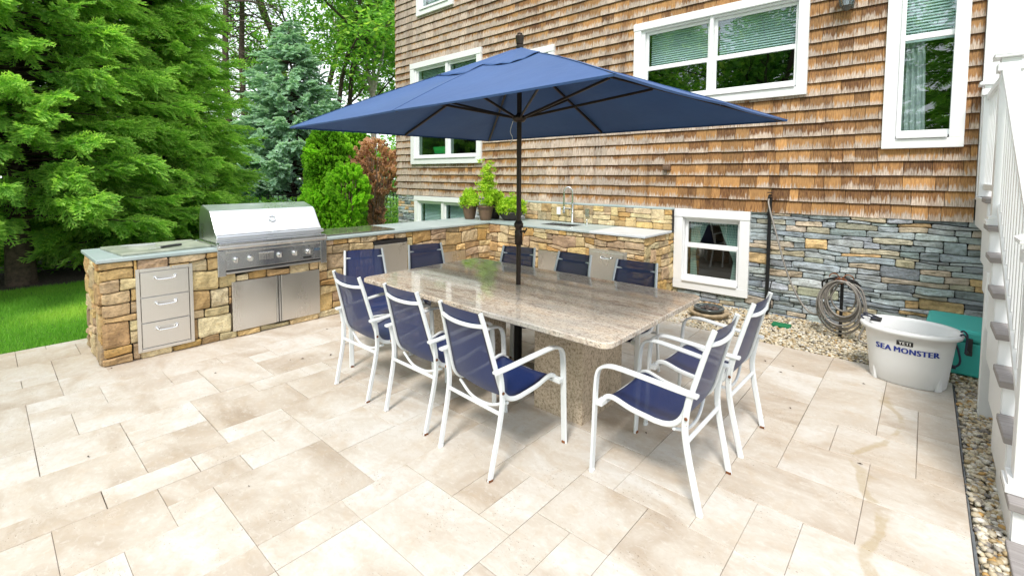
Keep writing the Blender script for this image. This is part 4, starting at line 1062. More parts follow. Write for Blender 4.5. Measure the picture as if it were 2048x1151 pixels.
mb = MB(); mb.box(-2.571, -2.569, -4.345, -4.205, .755, .83); mb.tube([(-2.56, -4.345, .825), (-2.56, -4.205, .825)], .007, 8); G(mb.build('lighter_box_door', M['steel'], bevel=.001))
mb = MB(); mb.box(-2.571, -2.568, -3.89, -3.80, .715, .732); G(mb.build('black_badge', M['black_plastic']))
mb = MB(); mb.box(-2.571, -2.569, -3.765, -3.705, .785, .812); G(mb.build('nameplate', simple('blue_badge', (.16, .24, .34), .4, .6), bevel=.001))

# boards and tools on the counter
b_ = thing('stone_slab', (-2.98, -5.07, .915), 'pale green-grey stone slab lying on the counter left of the barbecue', 'board')
mb = MB(); mb.add([(-.40, -.42, 0), (.38, -.36, 0), (.30, .34, 0), (-.42, .33, 0), (-.40, -.42, .022), (.38, -.36, .022), (.30, .34, .022), (-.42, .33, .022)], [(0, 3, 2, 1), (4, 5, 6, 7), (0, 1, 5, 4), (1, 2, 6, 5), (2, 3, 7, 6), (3, 0, 4, 7)])
mb.v = [(x*.86, y, z) for x, y, z in mb.v]; mb.build('slab', M['board'], b_, bevel=.006)
mb = MB(); mb.box(-.30, .30, -.46, .50, 0, .018); tag(mb.build('polished_slab', M['olive_granite'], bevel=.005, loc=(-2.98, -3.12, .9155)), 'dark olive polished stone board lying on the counter right of the barbecue', 'board')
b_ = thing('grill_brush', (-2.80, -5.12, .938), 'barbecue brush with a thick dark rubber handle on the stone slab', 'grill brush', rz=R(28))
mb = MB(); mb.sweep([(0, 0, .012), (.0, .06, .014), (0, .15, .013), (0, .2, .011)], [(.018*math.cos(q), .010*math.sin(q)) for q in np.linspace(0, 6.28, 11)[:-1]]); mb.build('grip', M['black_plastic'], b_)
mb = MB(); mb.bar([(0, -.12, .012), (0, 0, .012)], .012, .006, (1, 0, 0)); mb.build('shank', M['chrome'], b_)
b_ = thing('tongs', (-3.08, -5.24, .938), 'metal tongs with brownish tips lying on the left end of the stone slab', 'tongs', rz=R(-12))
for s in (-1, 1):
    mb = MB(); mb.bar(smoothpath([(0, -.13, .012), (s*.018, -.05, .012), (s*.022, .05, .012), (s*.012, .13, .012)], 4), .006, .018, (1, 0, 0)); mb.build('arm', M['chrome'], b_)

# potted plants
def pot_plant(loc, r, h, label, pm, kind, seed, cat='potted plant'):
    th = thing('potted_plant', loc, label, cat); g = np.random.default_rng(seed)
    mb = MB()
    if kind == 'bowl': mb.lathe([(.0, .0), (r*.55, 0), (r*.62, .01), (r*.85, h*.5), (r*.98, h*.86), (r*1.03, h*.88), (r*1.03, h), (r*.93, h), (r*.9, h*.85)], n=32)
    else: mb.lathe([(.0, .0), (r*.62, 0), (r*.66, .008), (r*.80, h*.35), (r*.90, h*.70), (r*.91, h*.74), (r*.94, h*.75), (r*.95, h*.86), (r*1.05, h*.87), (r*1.07, h), (r*.96, h), (r*.93, h*.88)], n=32)
    mb.build('pot', pm, th)
    mb = MB(); mb.lathe([(.0, h*.9), (r*.94, h*.9)], n=20); mb.build('soil', M['soil'], th)
    cen = []
    if kind == 'tall':
        mb = MB()
        for i in range(7):
            a_ = g.uniform(0, 6.28); H = g.uniform(.45, .88); mb.tube(smoothpath([(r*.3*math.cos(a_), r*.3*math.sin(a_), h*.85), (r*.4*math.cos(a_), r*.4*math.sin(a_), h+H*.5), (r*.9*math.cos(a_+.3), r*.7*math.sin(a_+.3), h+H)], 4), .004, 4)
            for k in range(int(H*22)):
                q = (k+1)/(H*22); sp = .16*(1-.55*q); cen.append((r*.5*math.cos(a_)*q+g.normal()*sp*.7, r*.5*math.sin(a_)*q+g.normal()*sp*.7, h+H*q))
        mb.build('stems', M['twig'], th); V, Fc, C_ = leaf_cloud(np.array(cen), 22, .065, .062, seed, .6, .5, .30)
    else:
        for i in range(130): 
            a_ = g.uniform(0, 6.28); q = g.uniform(0, 1)**.5*r*1.15; cen.append((q*math.cos(a_), q*math.sin(a_), h+g.uniform(-.02, .27)*(1.15-q/(r*1.9))))
        V, Fc, C_ = leaf_cloud(np.array(cen), 20, .055, .058, seed, 1.2, .5, .28)
    C_[:, 0] = np.clip(C_[:, 0]*.8+.2, 0, 1)
    fastmesh('foliage', V, Fc, M['potleaf'], th, C_); return th
pot_plant((-3.13, -.84, .9155), .125, .235, 'leftmost brown flower pot with low light green leaves on the counter corner', M['brown_pot'], 'low', 1)
pot_plant((-2.80, -.80, .9155), .130, .235, 'brown flower pot with a tall yellow-green bushy plant at the inner counter corner', M['brown_pot'], 'tall', 2)
pot_plant((-2.88, -.50, .9155), .115, .24, 'dark pot standing behind the tall yellow-green plant', M['dark_pot'], 'low', 3)
pot_plant((-2.50, -.52, .9155), .20, .14, 'wide dark bowl full of light green leaves beside the umbrella pole', M['dark_pot'], 'bowl', 4)
# ornamental grasses behind the counter
for k_, (x, y, l_) in enumerate(((-5.1, -.45, 'tuft of long green blades in front of the low double window'), (-6.0, -.40, 'low green leafy plant at the house corner behind the counter'))):
    n = 420; g = np.random.default_rng(90+k_); a_ = g.uniform(0, 6.28, n); L = g.uniform(.35, .95, n)*(.95 if k_ == 0 else .75); o0 = g.uniform(0, .3, n)
    Vv = []
    b0 = np.stack([np.cos(a_)*o0, np.sin(a_)*o0, 0*a_], 1); mid = b0+np.stack([np.cos(a_)*L*.22, np.sin(a_)*L*.22, L*.62], 1); tp_ = b0+np.stack([np.cos(a_)*L*.6, np.sin(a_)*L*.6, L*.78], 1)
    sd2 = np.stack([-np.sin(a_), np.cos(a_), 0*a_], 1)*.009
    V = np.stack([b0-sd2, b0+sd2, mid+sd2, mid-sd2, tp_+sd2*.2, tp_-sd2*.2], 1).reshape(-1, 3)
    Fc = np.concatenate([np.array([[0, 1, 2, 3], [3, 2, 4, 5]])+6*i for i in range(n)])
    cc = np.repeat(np.stack([g.uniform(.2, .9, n), g.uniform(0, .5, n), 0*a_], 1), 2, 0)
    o = fastmesh('grass_tuft', V, Fc, M['blade'], None, cc); o.location = (x, y, -.05); tag(o, l_, 'plant')

# ================================================================== TABLE
tb = thing('granite_table', (.17, -3.43, 0), 'large rectangular beige granite dining table on two stone pedestals', 'table')
def rrect(w, d, r, n=7):
    out = []
    for cx, cy, a0 in ((w/2-r, d/2-r, 0), (-w/2+r, d/2-r, 90), (-w/2+r, -d/2+r, 180), (w/2-r, -d/2+r, 270)):
        for i in range(n+1): q = R(a0+90*i/n); out.append((cx+r*math.cos(q), cy+r*math.sin(q)))
    return out
HW, HD = 1.19, .68
pr = rrect(2*HW, 2*HD, .07); prs = rrect(2*HW-.012, 2*HD-.012, .066); n_ = len(pr); hole = [(-.04+.028*math.cos(q), .035+.028*math.sin(q)) for q in np.linspace(0, 6.283, 17)[:-1]]
mb = MB()
vs = [(x, y, .727) for x, y in prs]+[(x, y, .733) for x, y in pr]+[(x, y, .757) for x, y in pr]+[(x, y, .763) for x, y in prs]
mb.add(vs, [tuple(range(n_))[::-1]]+[(k_*n_+i, k_*n_+(i+1) % n_, (k_+1)*n_+(i+1) % n_, (k_+1)*n_+i) for k_ in range(3) for i in range(n_)]+[tuple(range(3*n_, 4*n_))])
mb.build('tabletop', M['granite_top'], tb)
for px in (-.585, .56):
    mb = MB(); mb.box(px-.2, px+.2, -.25, .275, 0, .7265); mb.box(px-.2+.06, px+.2-.06, -.2515, -.249, .45, .70)
    mb.v = mb.v; mb.build('pedestal', M['granite_side'], tb, bevel=.006)

# ================================================================== UMBRELLA
PX, PY = .13, -3.392
um = thing('patio_umbrella', (PX, PY, 0), 'open rectangular navy blue patio umbrella on a bronze pole through the table', 'umbrella')
mb = MB(); mb.tube([(0, 0, .03), (0, 0, 2.62)], .019, 20); mb.build('pole', M['dark_metal'], um)
mb = MB(); mb.lathe([(.0, 0.), (.24, 0), (.25, .01), (.25, .035), (.10, .05), (.032, .055), (.032, .50), (.026, .505)], n=36); mb.tube([(.03, -.0, .44), (.065, -.01, .44)], .008, 8); mb.lathe([(.0, -.018), (.02, -.012), (.024, 0), (.02, .012), (0, .018)], (.075, -.012, .44), 12)
mb.build('base', M['black_iron'], um)
mb = MB(); mb.lathe([(.019, 1.08), (.030, 1.085), (.032, 1.19), (.026, 1.20), (.026, 1.215), (.036, 1.225), (.037, 1.255), (.030, 1.26), (.030, 1.27), (.022, 1.275)], n=20)
mb.tube([(.03, -.01, 1.19), (.075, -.02, 1.20)], .008, 8); mb.tube([(.075, -.02, 1.185), (.10, -.02, 1.22)], .006, 8); mb.build('crank_housing', M['dark_metal'], um)
mb = MB(); mb.lathe([(.022, 2.60), (.029, 2.625), (.030, 2.64), (.023, 2.645), (.023, 2.652), (.027, 2.655), (.033, 2.715), (.030, 2.722), (.020, 2.724), (.020, 2.738), (.0, 2.74)], n=24, smooth=False); mb.build('finial', M['dark_metal'], um)
mb = MB(); mb.lathe([(.021, 2.05), (.040, 2.055), (.055, 2.075), (.058, 2.10), (.03, 2.105), (.021, 2.12)], n=20); mb.build('runner', M['dark_metal'], um)
ZE = 2.035
CL = [Vector((-1.55-PX, -4.45-PY, ZE)), Vector((1.615-PX, -4.545-PY, ZE)), Vector((1.795-PX, -2.40-PY, ZE)), Vector((-1.24-PX, -2.33-PY, ZE))]
MID = [(CL[i]+CL[(i+1) % 4])/2 for i in range(4)]
for i, px_ in enumerate([(790, 220)]): pass
per = [CL[0], MID[0], CL[1], MID[1], CL[2], MID[2], CL[3], MID[3]]
AP = Vector((0, 0, 2.605)); NS = 14; NP = 12
def canopy_pt(seg, f, s, lift=0):
    e = per[seg].lerp(per[(seg+1) % 8], f)
    p = AP.lerp(e, s); curve = .045*math.sin(math.pi*s)*(1 if True else 0)     # cloth bellies slightly over the ribs
    edge_in = .018*math.sin(math.pi*f)*s
    d = Vector((p.x, p.y, 0))
    if d.length > 1e-6: p -= d.normalized()*edge_in*1.2
    p.z += lift - .030*math.sin(math.pi*f)*math.sin(math.pi*min(1, s*1.05))*1.0 + (.02*math.sin(math.pi*s)) + .10*math.exp(-(s*7)**2)*0
    return p
mb = MB(); vs = []; cols_ = 8*NP
for k_ in range(NS+1):
    s = .02+.98*k_/NS
    for c_ in range(cols_): vs.append(canopy_pt(c_//NP, (c_ % NP)/NP, s))
for c_ in range(cols_):        # hem folded down
    p = canopy_pt(c_//NP, (c_ % NP)/NP, 1.0); q = p.copy(); q.z -= .010; d = Vector((p.x, p.y, 0)).normalized(); q -= d*.006; vs.append(q)
fs = [(k_*cols_+c_, (k_+1)*cols_+c_, (k_+1)*cols_+(c_+1) % cols_, k_*cols_+(c_+1) % cols_) for k_ in range(NS+1) for c_ in range(cols_)]
mb.add(vs, fs, smooth=False)
can = mb.build('canopy', M['canopy'], um); sm_ = can.modifiers.new('t', 'SOLIDIFY'); sm_.thickness = .002
for i, p in enumerate(can.data.polygons): p.use_smooth = (i // cols_) < NS and False
mb = MB(); vs = []; NV_ = 7        # upper vent flap with a rippled edge
for k_ in range(NV_+1):
    s = .03+.31*k_/NV_
    for c_ in range(cols_):
        f = c_/cols_; rip = (k_/NV_)**2*.007*math.sin(f*6.283*21+math.sin(f*31)*1.8)
        p = canopy_pt(c_//NP, (c_ % NP)/NP, s, .009+rip*.7+.018*(1-k_/NV_)**2); vs.append(p)
fs = [(k_*cols_+c_, (k_+1)*cols_+c_, (k_+1)*cols_+(c_+1) % cols_, k_*cols_+(c_+1) % cols_) for k_ in range(NV_) for c_ in range(cols_)]
mb.add(vs, fs, smooth=True); vt = mb.build('vent_flap', M['canopy'], um); sm_ = vt.modifiers.new('t', 'SOLIDIFY'); sm_.thickness = .002
for i in range(8):
    mb = MB(); mb.bar([canopy_pt(i, 0, .05+.95*k_/10, .0012) for k_ in range(11)], .012, .0025, Vector((-per[i].y, per[i].x, 0)).normalized()); mb.build('seam', M['canopy'], um)
for i in range(8):
    e = per[i]; a_ = Vector((0, 0, 2.585)); b2_ = e+Vector((0, 0, -.010)); 
    mb = MB(); p1 = a_+(b2_-a_)*.03; ref = Vector((-(e.y), e.x, 0)).normalized()
    mb.bar([p1, b2_-(b2_-p1)*.02], .016, .024, ref); mb.build('rib', M['dark_metal'], um)
    q = a_.lerp(b2_, .52)+Vector((0, 0, -.014)); s0 = Vector((e.x, e.y, 0)).normalized()*.05+Vector((0, 0, 2.09))
    mb = MB(); mb.bar([s0, q], .014, .02, ref); mb.build('strut', M['dark_metal'], um)
mb = MB(); mb.tube(smoothpath([(-.035, -.035, 2.06), (-.05, -.05, 1.98), (-.035, -.04, 1.93), (-.05, -.05, 1.88)], 4), .0025, 5); mb.build('pull_cord', M['white_label'], um)

# ================================================================== CHAIRS
def make_chair():
    th = bpy.data.objects.new('patio_chair', None); COL.objects.link(th); th.empty_display_size = .1
    wf, wr = .262, .222
    for s in (-1, 1):
        mb = MB()     # front leg that bends into the arm
        pts = smoothpath([(s*wf, .285, 0), (s*wf, .275, .25), (s*wf, .268, .46), (s*wf, .262, .54)], 4)+bez((s*wf, .258, .56), (s*wf, .245, .628), (s*(wf-.002), .13, .622), 8)+smoothpath([(s*(wf-.004), .10, .620), (s*(wf-.012), -.05, .607), (s*(wf-.02), -.18, .594), (s*(wf-.022), -.275, .590)], 3)
        mb.bar(pts, .040, .016, (1, 0, 0)); mb.build('arm', M['chair_paint'], th, bevel=0)
        mb = MB(); pts = smoothpath([(s*(wr+.0), -.292, 0), (s*(wr+.004), -.262, .14), (s*(wr+.008), -.232, .28), (s*(wr+.012), -.215, .40), (s*(wr+.016), -.222, .50), (s*(wr+.018), -.238, .584)], 4)
        mb.bar(pts, .020, .032, (1, 0, 0)); mb.build('rear_leg', M['chair_paint'], th)
        mb = MB(); pts = smoothpath([(s*.178, -.322, .905), (s*.186, -.290, .80), (s*.196, -.252, .66), (s*.206, -.215, .52)], 4)+bez((s*.208, -.206, .49), (s*.212, -.180, .395), (s*.214, -.09, .388), 8)+smoothpath([(s*.215, -.05, .388), (s*.217, .08, .405), (s*.218, .18, .432), (s*.218, .225, .425), (s*.218, .245, .400)], 4)
        mb.bar(pts, .020, .026, (1, 0, 0)); mb.build('side_rail', M['chair_paint'], th)
        mb = MB()
        mb.box(s*.205, s*.268, .225, .262, .385, .412) if s > 0 else mb.box(-.268, -.205, .225, .262, .385, .412); mb.build('bracket', M['chair_paint'], th, bevel=.002)
        mb = MB(); mb.lathe([(.0, 0), (.009, .001), (.007, .006), (0, .007)], n=10); mb.v = [(s*(wr+.030)+s*z, -.225+x, .47+y) for x, y, z in mb.v]; mb.build('bolt', M['rust'], th)
    mb = MB(); mb.bar(smoothpath([(-.182, -.303, .832), (-.10, -.320, .824), (0, -.326, .821), (.10, -.320, .824), (.182, -.303, .832)], 4), .022, .016, (0, .3, 1)); mb.build('back_bar', M['chair_paint'], th)
    mb = MB(); mb.bar([(-wr-.01, -.222, .345), (wr+.01, -.222, .345)], .020, .020, (0, 1, 0)); mb.build('crossbar', M['chair_paint'], th); mb = MB(); mb.bar([(-.21, .235, .392), (.21, .235, .392)], .02, .02, (0, 1, 0)); mb.build('crossbar', M['chair_paint'], th)
    mb = MB(); mb.bar(smoothpath([(-.210, -.150, .380), (-.10, -.165, .335), (0, -.17, .325), (.10, -.165, .335), (.210, -.150, .380)], 4), .016, .016, (0, 1, 0))
    mb.build('seat_brace', M['chair_paint'], th)
    # sling cloth: back, corner, seat
    prof = smoothpath([(-.322, .902, .172), (-.290, .80, .180), (-.252, .66, .190), (-.215, .52, .200)], 3)+bez((-.206, .49, .202), (-.180, .395, .206), (-.09, .388, .209), 7)+smoothpath([(-.05, .388, .21), (.08, .405, .212), (.18, .432, .213), (.225, .425, .213), (.247, .398, .213)], 3)
    nb = 10; vs = []
    for (y, z, w_) in prof:
        for i in range(nb+1):
            u = i/nb; sag = .016*math.sin(math.pi*u)
            seat = 1 if z < .46 else 0
            vs.append((-w_+2*w_*u, y-(0 if seat else sag), z-(sag if seat else 0)))
    fs = []; ul = []; npf = len(prof)
    for k_ in range(npf-1):
        for i in range(nb):
            q = k_*(nb+1)+i; fs.append((q, q+1, q+nb+2, q+nb+1)); f0, f1 = i/nb, (i+1)/nb; g0, g1 = k_/npf, (k_+1)/npf; ul.append([(f0, g0), (f1, g0), (f1, g1), (f0, g1)])
    mid = 10
    def part(nm, k0, k1):
        mb = MB(); sel = [j for j in range(len(fs)) if k0 <= j//nb < k1]
        used = sorted({v for j in sel for v in fs[j]}); mp = {v: i for i, v in enumerate(used)}
        mb.add([vs[v] for v in used], [tuple(mp[v] for v in fs[j]) for j in sel], None, [ul[j] for j in sel], smooth=True); return mb.build(nm, M['sling'], th)
    part('backrest', 0, 13); part('seat', 13, npf-1)
    for k_, (x, y) in enumerate(((-wf, .285), (wf, .285), (-wr, -.292), (wr, -.292))):
        mb = MB(); mb.box(x-.012, x+.012, y-.014, y+.014, 0, .014); mb.build('foot_cap', M['rust'] if k_ in (1, 3) else M['white_paint'], th, bevel=.003)
    return th
t = NT('chair_paint'); v = t.coord()
c = t.mix(t.mapr(t.noise(v, 6, 4), .3, .7), (.66, .70, .72), (.78, .80, .82)); c = t.mix(t.mapr(t.noise(v, 22, 5, .7), .68, .72), c, (.25, .10, .035))
M['chair_paint'] = t.done(c, .35)
proto = make_chair(); kids = list(proto.children)
CH = [ # x, y (centre), facing angle, label
 ((-.62, -4.145), R(0), 'leftmost of the three chairs with their backs to the camera, by the barbecue side'),
 ((.035, -4.13), R(-1), 'middle one of the three chairs with their backs to the camera'),
 ((.67, -4.175), R(-4), 'rightmost of the three chairs with their backs to the camera'),
 ((1.512, -3.775), R(90), 'right end chair nearest the camera, seen side on and facing the table'),
 ((1.522, -3.125), R(89), 'right end chair farther from the camera, between the nearest one and the pebble strip'),
 ((-.495, -2.875), R(194), 'far side chair seen past the umbrella pole, nearest the counter corner'),
 ((.08, -2.835), R(180), 'middle chair of the three on the far side, in front of the sink counter'),
 ((.73, -2.82), R(184), 'far side chair nearest the low window with curtains'),
 ((-1.25, -3.85), R(-107), 'left end chair in front of the stainless doors and little fridge'),
 ((-1.13, -3.20), R(-108), 'left end chair farther back, in front of the stone right of the little fridge')]
for i, ((x, y), a_, lab) in enumerate(CH):
    if i == 0: o = proto
    else:
        o = proto.copy(); COL.objects.link(o)
        for c_ in kids: q = c_.copy(); COL.objects.link(q); q.parent = o
    o.location = (x, y, 0); o.rotation_euler = (0, 0, a_)
    tag(o, 'white framed navy sling armchair, '+lab.split(', ')[0] if False else lab, 'chair', 'navy sling chairs round the table')

# ================================================================== RIGHT SIDE OBJECTS
# big white tub
TX, TY = 2.50, -1.31
tub = thing('ice_tub', (TX, TY, 0), 'big oval white plastic tub with blue lettering beside the stairs', 'tub', rz=R(-4))
def tubprof(): return [(.0, .012, .0), (.232, .0, .160), (.240, .01, .168), (.256, .16, .187), (.275, .33, .207), (.285, .405, .215), (.315, .412, .245), (.322, .428, .252), (.315, .446, .245), (.290, .448, .222), (.280, .43, .212), (.262, .30, .198), (.232, .03, .160), (.0, .03, .0)]
mb = MB(); n = 56; vs = []; pf_ = tubprof()
def se(a_, ex=2.3):
    c_, s_ = math.cos(a_), math.sin(a_); return math.copysign(abs(c_)**(2/ex), c_), math.copysign(abs(s_)**(2/ex), s_)
for (rx, z, ry) in pf_:
    for i in range(n): c_, s_ = se(6.283185*i/n); vs.append((rx*c_, ry*s_*1.08, z))
fs = [(k_*n+i, k_*n+(i+1) % n, (k_+1)*n+(i+1) % n, (k_+1)*n+i) for k_ in range(len(pf_)-1) for i in range(n)]
mb.add(vs, fs, smooth=True); mb.build('tub_body', M['tub_plastic'], tub)
for a_ in (-.62, -2.5):
    mb = MB()   # small moulded feet flares
    c_, s_ = se(a_); cx, cy = .232*c_, .165*s_*1.08
    d = Vector((cx, cy, 0)).normalized(); tn = Vector((-d.y, d.x, 0))
    A_ = Vector((cx, cy, 0)); vs = [A_-tn*.035-d*.002, A_+tn*.035-d*.002, A_+tn*.020+d*.016, A_-tn*.020+d*.016, A_+d*.018+Vector((0, 0, .15))]
    vs = [v+Vector((0, 0, .002)) if i < 4 else v for i, v in enumerate(vs)]
    mb.add(vs, [(3, 2, 4), (2, 1, 4), (0, 3, 4), (0, 1, 2, 3)], smooth=False)
    mb.build('foot_flare', M['tub_plastic'], tub)
def text_on_tub(txt, size, zc, xc, mat, nm, off=.003, arc=0, thick=.004, width=None, bold=.0030):
    cu = bpy.data.curves.new('t', 'FONT'); cu.body = txt; cu.size = size; cu.align_x = 'CENTER'; cu.align_y = 'CENTER'; cu.offset = 0; cu.resolution_u = 3; cu.space_character = 1.10
    ob = bpy.data.objects.new('t', cu); COL.objects.link(ob); dg = bpy.context.evaluated_depsgraph_get(); me = bpy.data.meshes.new_from_object(ob.evaluated_get(dg)); bpy.data.objects.remove(ob); 
    if width:
        w0 = max(v.co.x for v in me.vertices)-min(v.co.x for v in me.vertices)
        for v in me.vertices: v.co.x *= width/w0
    bm = bmesh.new(); bm.from_mesh(me); bmesh.ops.triangulate(bm, faces=bm.faces[:]); bmesh.ops.subdivide_edges(bm, edges=[e for e in bm.edges if e.calc_length() > .015], cuts=2, use_grid_fill=False); bmesh.ops.triangulate(bm, faces=bm.faces[:])
    src = bm.copy(); bm.clear()      # bold: three passes side by side
    for k_ in (-1, 0, 1):
        mp = {v: bm.verts.new((v.co.x+k_*bold, v.co.y, 0)) for v in src.verts}
        for f in src.faces: bm.faces.new([mp[v] for v in f.verts])
        for v in mp.values():
            x, z = v.co.x+xc, v.co.y+zc-arc*(v.co.x**2); v.co = Vector((x, surf(x, z, off+.0004*(k_+1)), z))
    bm.to_mesh(me); bm.free(); src.free()
    me.materials.clear(); me.materials.append(mat); o = bpy.data.objects.new(nm, me); COL.objects.link(o); o.parent = tub; return o
def surf(x, z, off):
    # front (-y) side of the tub at height z
    for k_ in range(1, 6):
        if pf_[k_][1] <= z <= pf_[k_+1][1] or k_ == 5:
            f = (z-pf_[k_][1])/(pf_[k_+1][1]-pf_[k_][1]); rx = pf_[k_][0]+f*(pf_[k_+1][0]-pf_[k_][0]); ry = pf_[k_][2]+f*(pf_[k_+1][2]-pf_[k_][2]); break
    q = min(.98, abs(x)/rx); return -(ry*1.08)*(1-q**2.3)**(1/2.3)-off
def wrap(bm, zc, xc, off, arc):
    for v in bm.verts:
        x, z = v.co.x+xc, v.co.y+zc-arc*(v.co.x**2); v.co = Vector((x, surf(x, z, off), z))
text_on_tub('SEA', .062, .290, -.137, M['blue_letter'], 'lettering', .003, -.15, .0009, .098); text_on_tub('MONSTER', .062, .290, .062, M['blue_letter'], 'lettering', .003, -.15, .0009, .262)
bm = bmesh.new(); bmesh.ops.create_grid(bm, x_segments=8, y_segments=2, size=1)
for v in bm.verts: v.co.x *= .050; v.co.y *= .018
wrap(bm, .352, -.005, .003, 0); me = bpy.data.meshes.new('label_patch'); bm.to_mesh(me); bm.free(); me.materials.append(M['black_label']); o = bpy.data.objects.new('label_patch', me); COL.objects.link(o); o.parent = tub
text_on_tub('YETI', .034, .352, -.005, M['white_label'], 'label_text', .0055, 0, 0, .072, .0010)
for s in (-1, 1):
    mb = MB(); x = s*.30
    mb.tube(smoothpath([(x-.01*s, -.06, .43), (x+.01*s, -.06, .46), (x+.035*s, -.045, .43), (x+.03*s, -.03, .34), (x+.035*s, .0, .30), (x+.03*s, .03, .34), (x+.035*s, .045, .43), (x+.01*s, .06, .46), (x-.01*s, .06, .43)], 5) if s > 0 else smoothpath([(x+.01, -.06, .45), (x-.01, -.05, .47), (x+.03, -.03, .475), (x+.10, -.035, .455), (x+.11, .03, .455), (x+.03, .04, .475), (x-.01, .06, .47), (x+.01, .07, .45)], 5), .0065, 7); mb.build('rope_handle', M['rope'], tub)
    mb = MB()
    if s > 0: mb.tube([(x+.034, -.02, .315), (x+.034, .02, .315)], .012, 8)
    else: mb.box(x+.05, x+.12, -.045, .04, .440, .462)
    mb.build('grip', M['black_plastic'], tub, bevel=.003)
# teal cooler
co = thing('cooler', (2.845, -.66, .0), 'turquoise hard cooler standing behind the white tub', 'cooler', rz=R(-3))
mb = MB(); mb.add([(-.19, -.27, .01), (.18, -.27, .01), (.18, .25, .01), (-.19, .25, .01), (-.22, -.30, .30), (.20, -.30, .30), (.20, .28, .30), (-.22, .28, .30)], [(0, 3, 2, 1), (4, 5, 6, 7), (0, 1, 5, 4), (1, 2, 6, 5), (2, 3, 7, 6), (3, 0, 4, 7)]); mb.build('cooler_body', M['teal_plastic'], co, bevel=.02)
mb = MB(); mb.box(-.24, .21, -.32, .30, .305, .40); mb.build('lid', M['teal_plastic'], co, bevel=.025)
mb = MB(); mb.box(.02, .06, -.345, -.315, .20, .34); mb.build('latch', M['black_plastic'], co, bevel=.006)
mb = MB(); mb.tube(smoothpath([(-.04, -.31, .27), (-.02, -.34, .22), (-.01, -.36, .13), (-.06, -.37, .09), (-.16, -.37, .10)], 4), .008, 7); mb.tube([(-.18, -.37, .10), (-.03, -.37, .095)], .016, 8); mb.build('rope_handle', M['rope'], co)
# hose rack and hose
hr = thing('hose_stand', (1.95, -.42, 0), 'black iron garden hose stand with a rusty scroll bracket by the stone wall', 'hose stand')
mb = MB(); mb.box(-.014, .014, -.010, .010, -.05, .60); mb.build('post', M['black_iron'], hr, bevel=.002)
mb = MB(); mb.box(-.30, -.28, .06, .08, .0, .50) if False else mb.tube(smoothpath([(-.16, -.02, .44), (-.16, -.06, .56), (-.08, -.09, .60), (0, -.10, .61), (.08, -.09, .60), (.16, -.06, .56)], 5), .009, 6)
mb.tube(smoothpath([(-.13, .03, .50), (-.12, 0, .58), (0, 0, .61), (.12, 0, .58), (.13, .03, .50)], 5), .009, 6); mb.build('hose_cradle', M['black_iron'], hr)
mb = MB()
for s in (-1, 1):
    mb.tube([(s*.005+s*(.045-.003*i)*math.cos(i*.5), -.11, .585+(.045-.0030*i)*math.sin(i*.5)) for i in range(12)], .006, 5)
    mb.tube(smoothpath([(0, -.105, .60), (s*.04, -.11, .66), (s*.09, -.10, .65), (s*.10, -.10, .62)], 4), .005, 5)
mb.build('scroll_bracket', M['rust'], hr)
hs = MB(); g = random.Random(3); pts = []
for k_ in range(9):
    cxh = g.uniform(-.01, .02); rx = .205-.012*k_+g.uniform(-.012, .012); bot = .05+.028*k_+g.uniform(-.01, .02); top = .60+g.uniform(-.02, .01); yy = -.055-.022*(k_ % 4)-g.uniform(0, .01)
    for i in range(18):
        a_ = math.pi/2+6.283*i/18; sx_ = math.cos(a_); sz = math.sin(a_); cz = (top+bot)/2; rz_ = (top-bot)/2
        pts.append((1.95+cxh+rx*sx_*(1-.10*max(0, sz)), -.42+yy-.02*sx_+.02*(1-sz)*-1*.3, cz+rz_*sz))
pts += [(1.97, -.50, .60), (2.12, -.50, .52), (2.17, -.56, .25), (2.12, -.60, .06), (2.22, -.62, .03)]
lead = [(1.185, -.15, 1.385), (1.20, -.20, 1.30), (1.30, -.28, 1.0), (1.45, -.36, .55), (1.62, -.42, .25), (1.75, -.46, .20), (1.80, -.48, .30)]
hs.tube(smoothpath(lead+pts, 4), .0095, 8)
tag(hs.build('garden_hose', M['hose']), 'grey-brown garden hose coiled on the iron stand and leading up to the wall tap', 'hose')
# stand pipe with tap on the wall
sp_t = thing('standpipe', (1.185, -.08, 0), 'black downpipe with a tap at its top against the ledgestone wall', 'pipe')
mb = MB(); mb.box(-.018, .018, -.02, .015, .0, 1.40); mb.build('pipe', M['black_iron'], sp_t, bevel=.004)
mb = MB(); mb.tube([(0, .02, 1.42), (0, -.05, 1.42), (0, -.08, 1.385)], .013, 8); mb.lathe([(.0, 0), (.028, .004), (.028, .012), (0, .016)], (0, -.04, 1.445), 10); mb.build('tap', M['black_iron'], sp_t)
mb = MB(); mb.tube(smoothpath([(.05, -.01, .42), (.035, -.03, .30), (.05, -.03, .12), (.02, -.04, .02)], 4), .006, 6); mb.build('drain_line', M['black_plastic'], sp_t)
# stone dish
di = thing('garden_dish', (.70, -.62, 0), 'low stone dish with a dark bowl on the pebbles below the gingham-curtained window', 'dish')
mb = MB(); mb.lathe([(.0, 0), (.16, 0), (.20, .03), (.225, .06), (.215, .075), (.16, .06), (0, .05)], n=24); mb.v = [(x*(1+.04*math.sin(7*x*9+y*31)), y, z+.004*math.sin(x*60)) for x, y, z in mb.v]; mb.build('stone_rim', M['bowl_stone'], di)
mb = MB(); mb.lathe([(.0, .05), (.13, .055), (.17, .10), (.165, .115), (.15, .105), (.12, .09), (0, .085)], n=24); mb.build('bowl', simple('bowl_glaze', (.06, .07, .07), .15), di)
mb = MB()
for i in range(26): a_ = g.uniform(0, 6.28); q = g.uniform(0, .11); mb.lathe([(0, -.012), (.016, -.004), (.018, .004), (0, .012)], (q*math.cos(a_), q*math.sin(a_), .10), 6)
mb.build('pebble_fill', M['mulch'], di)
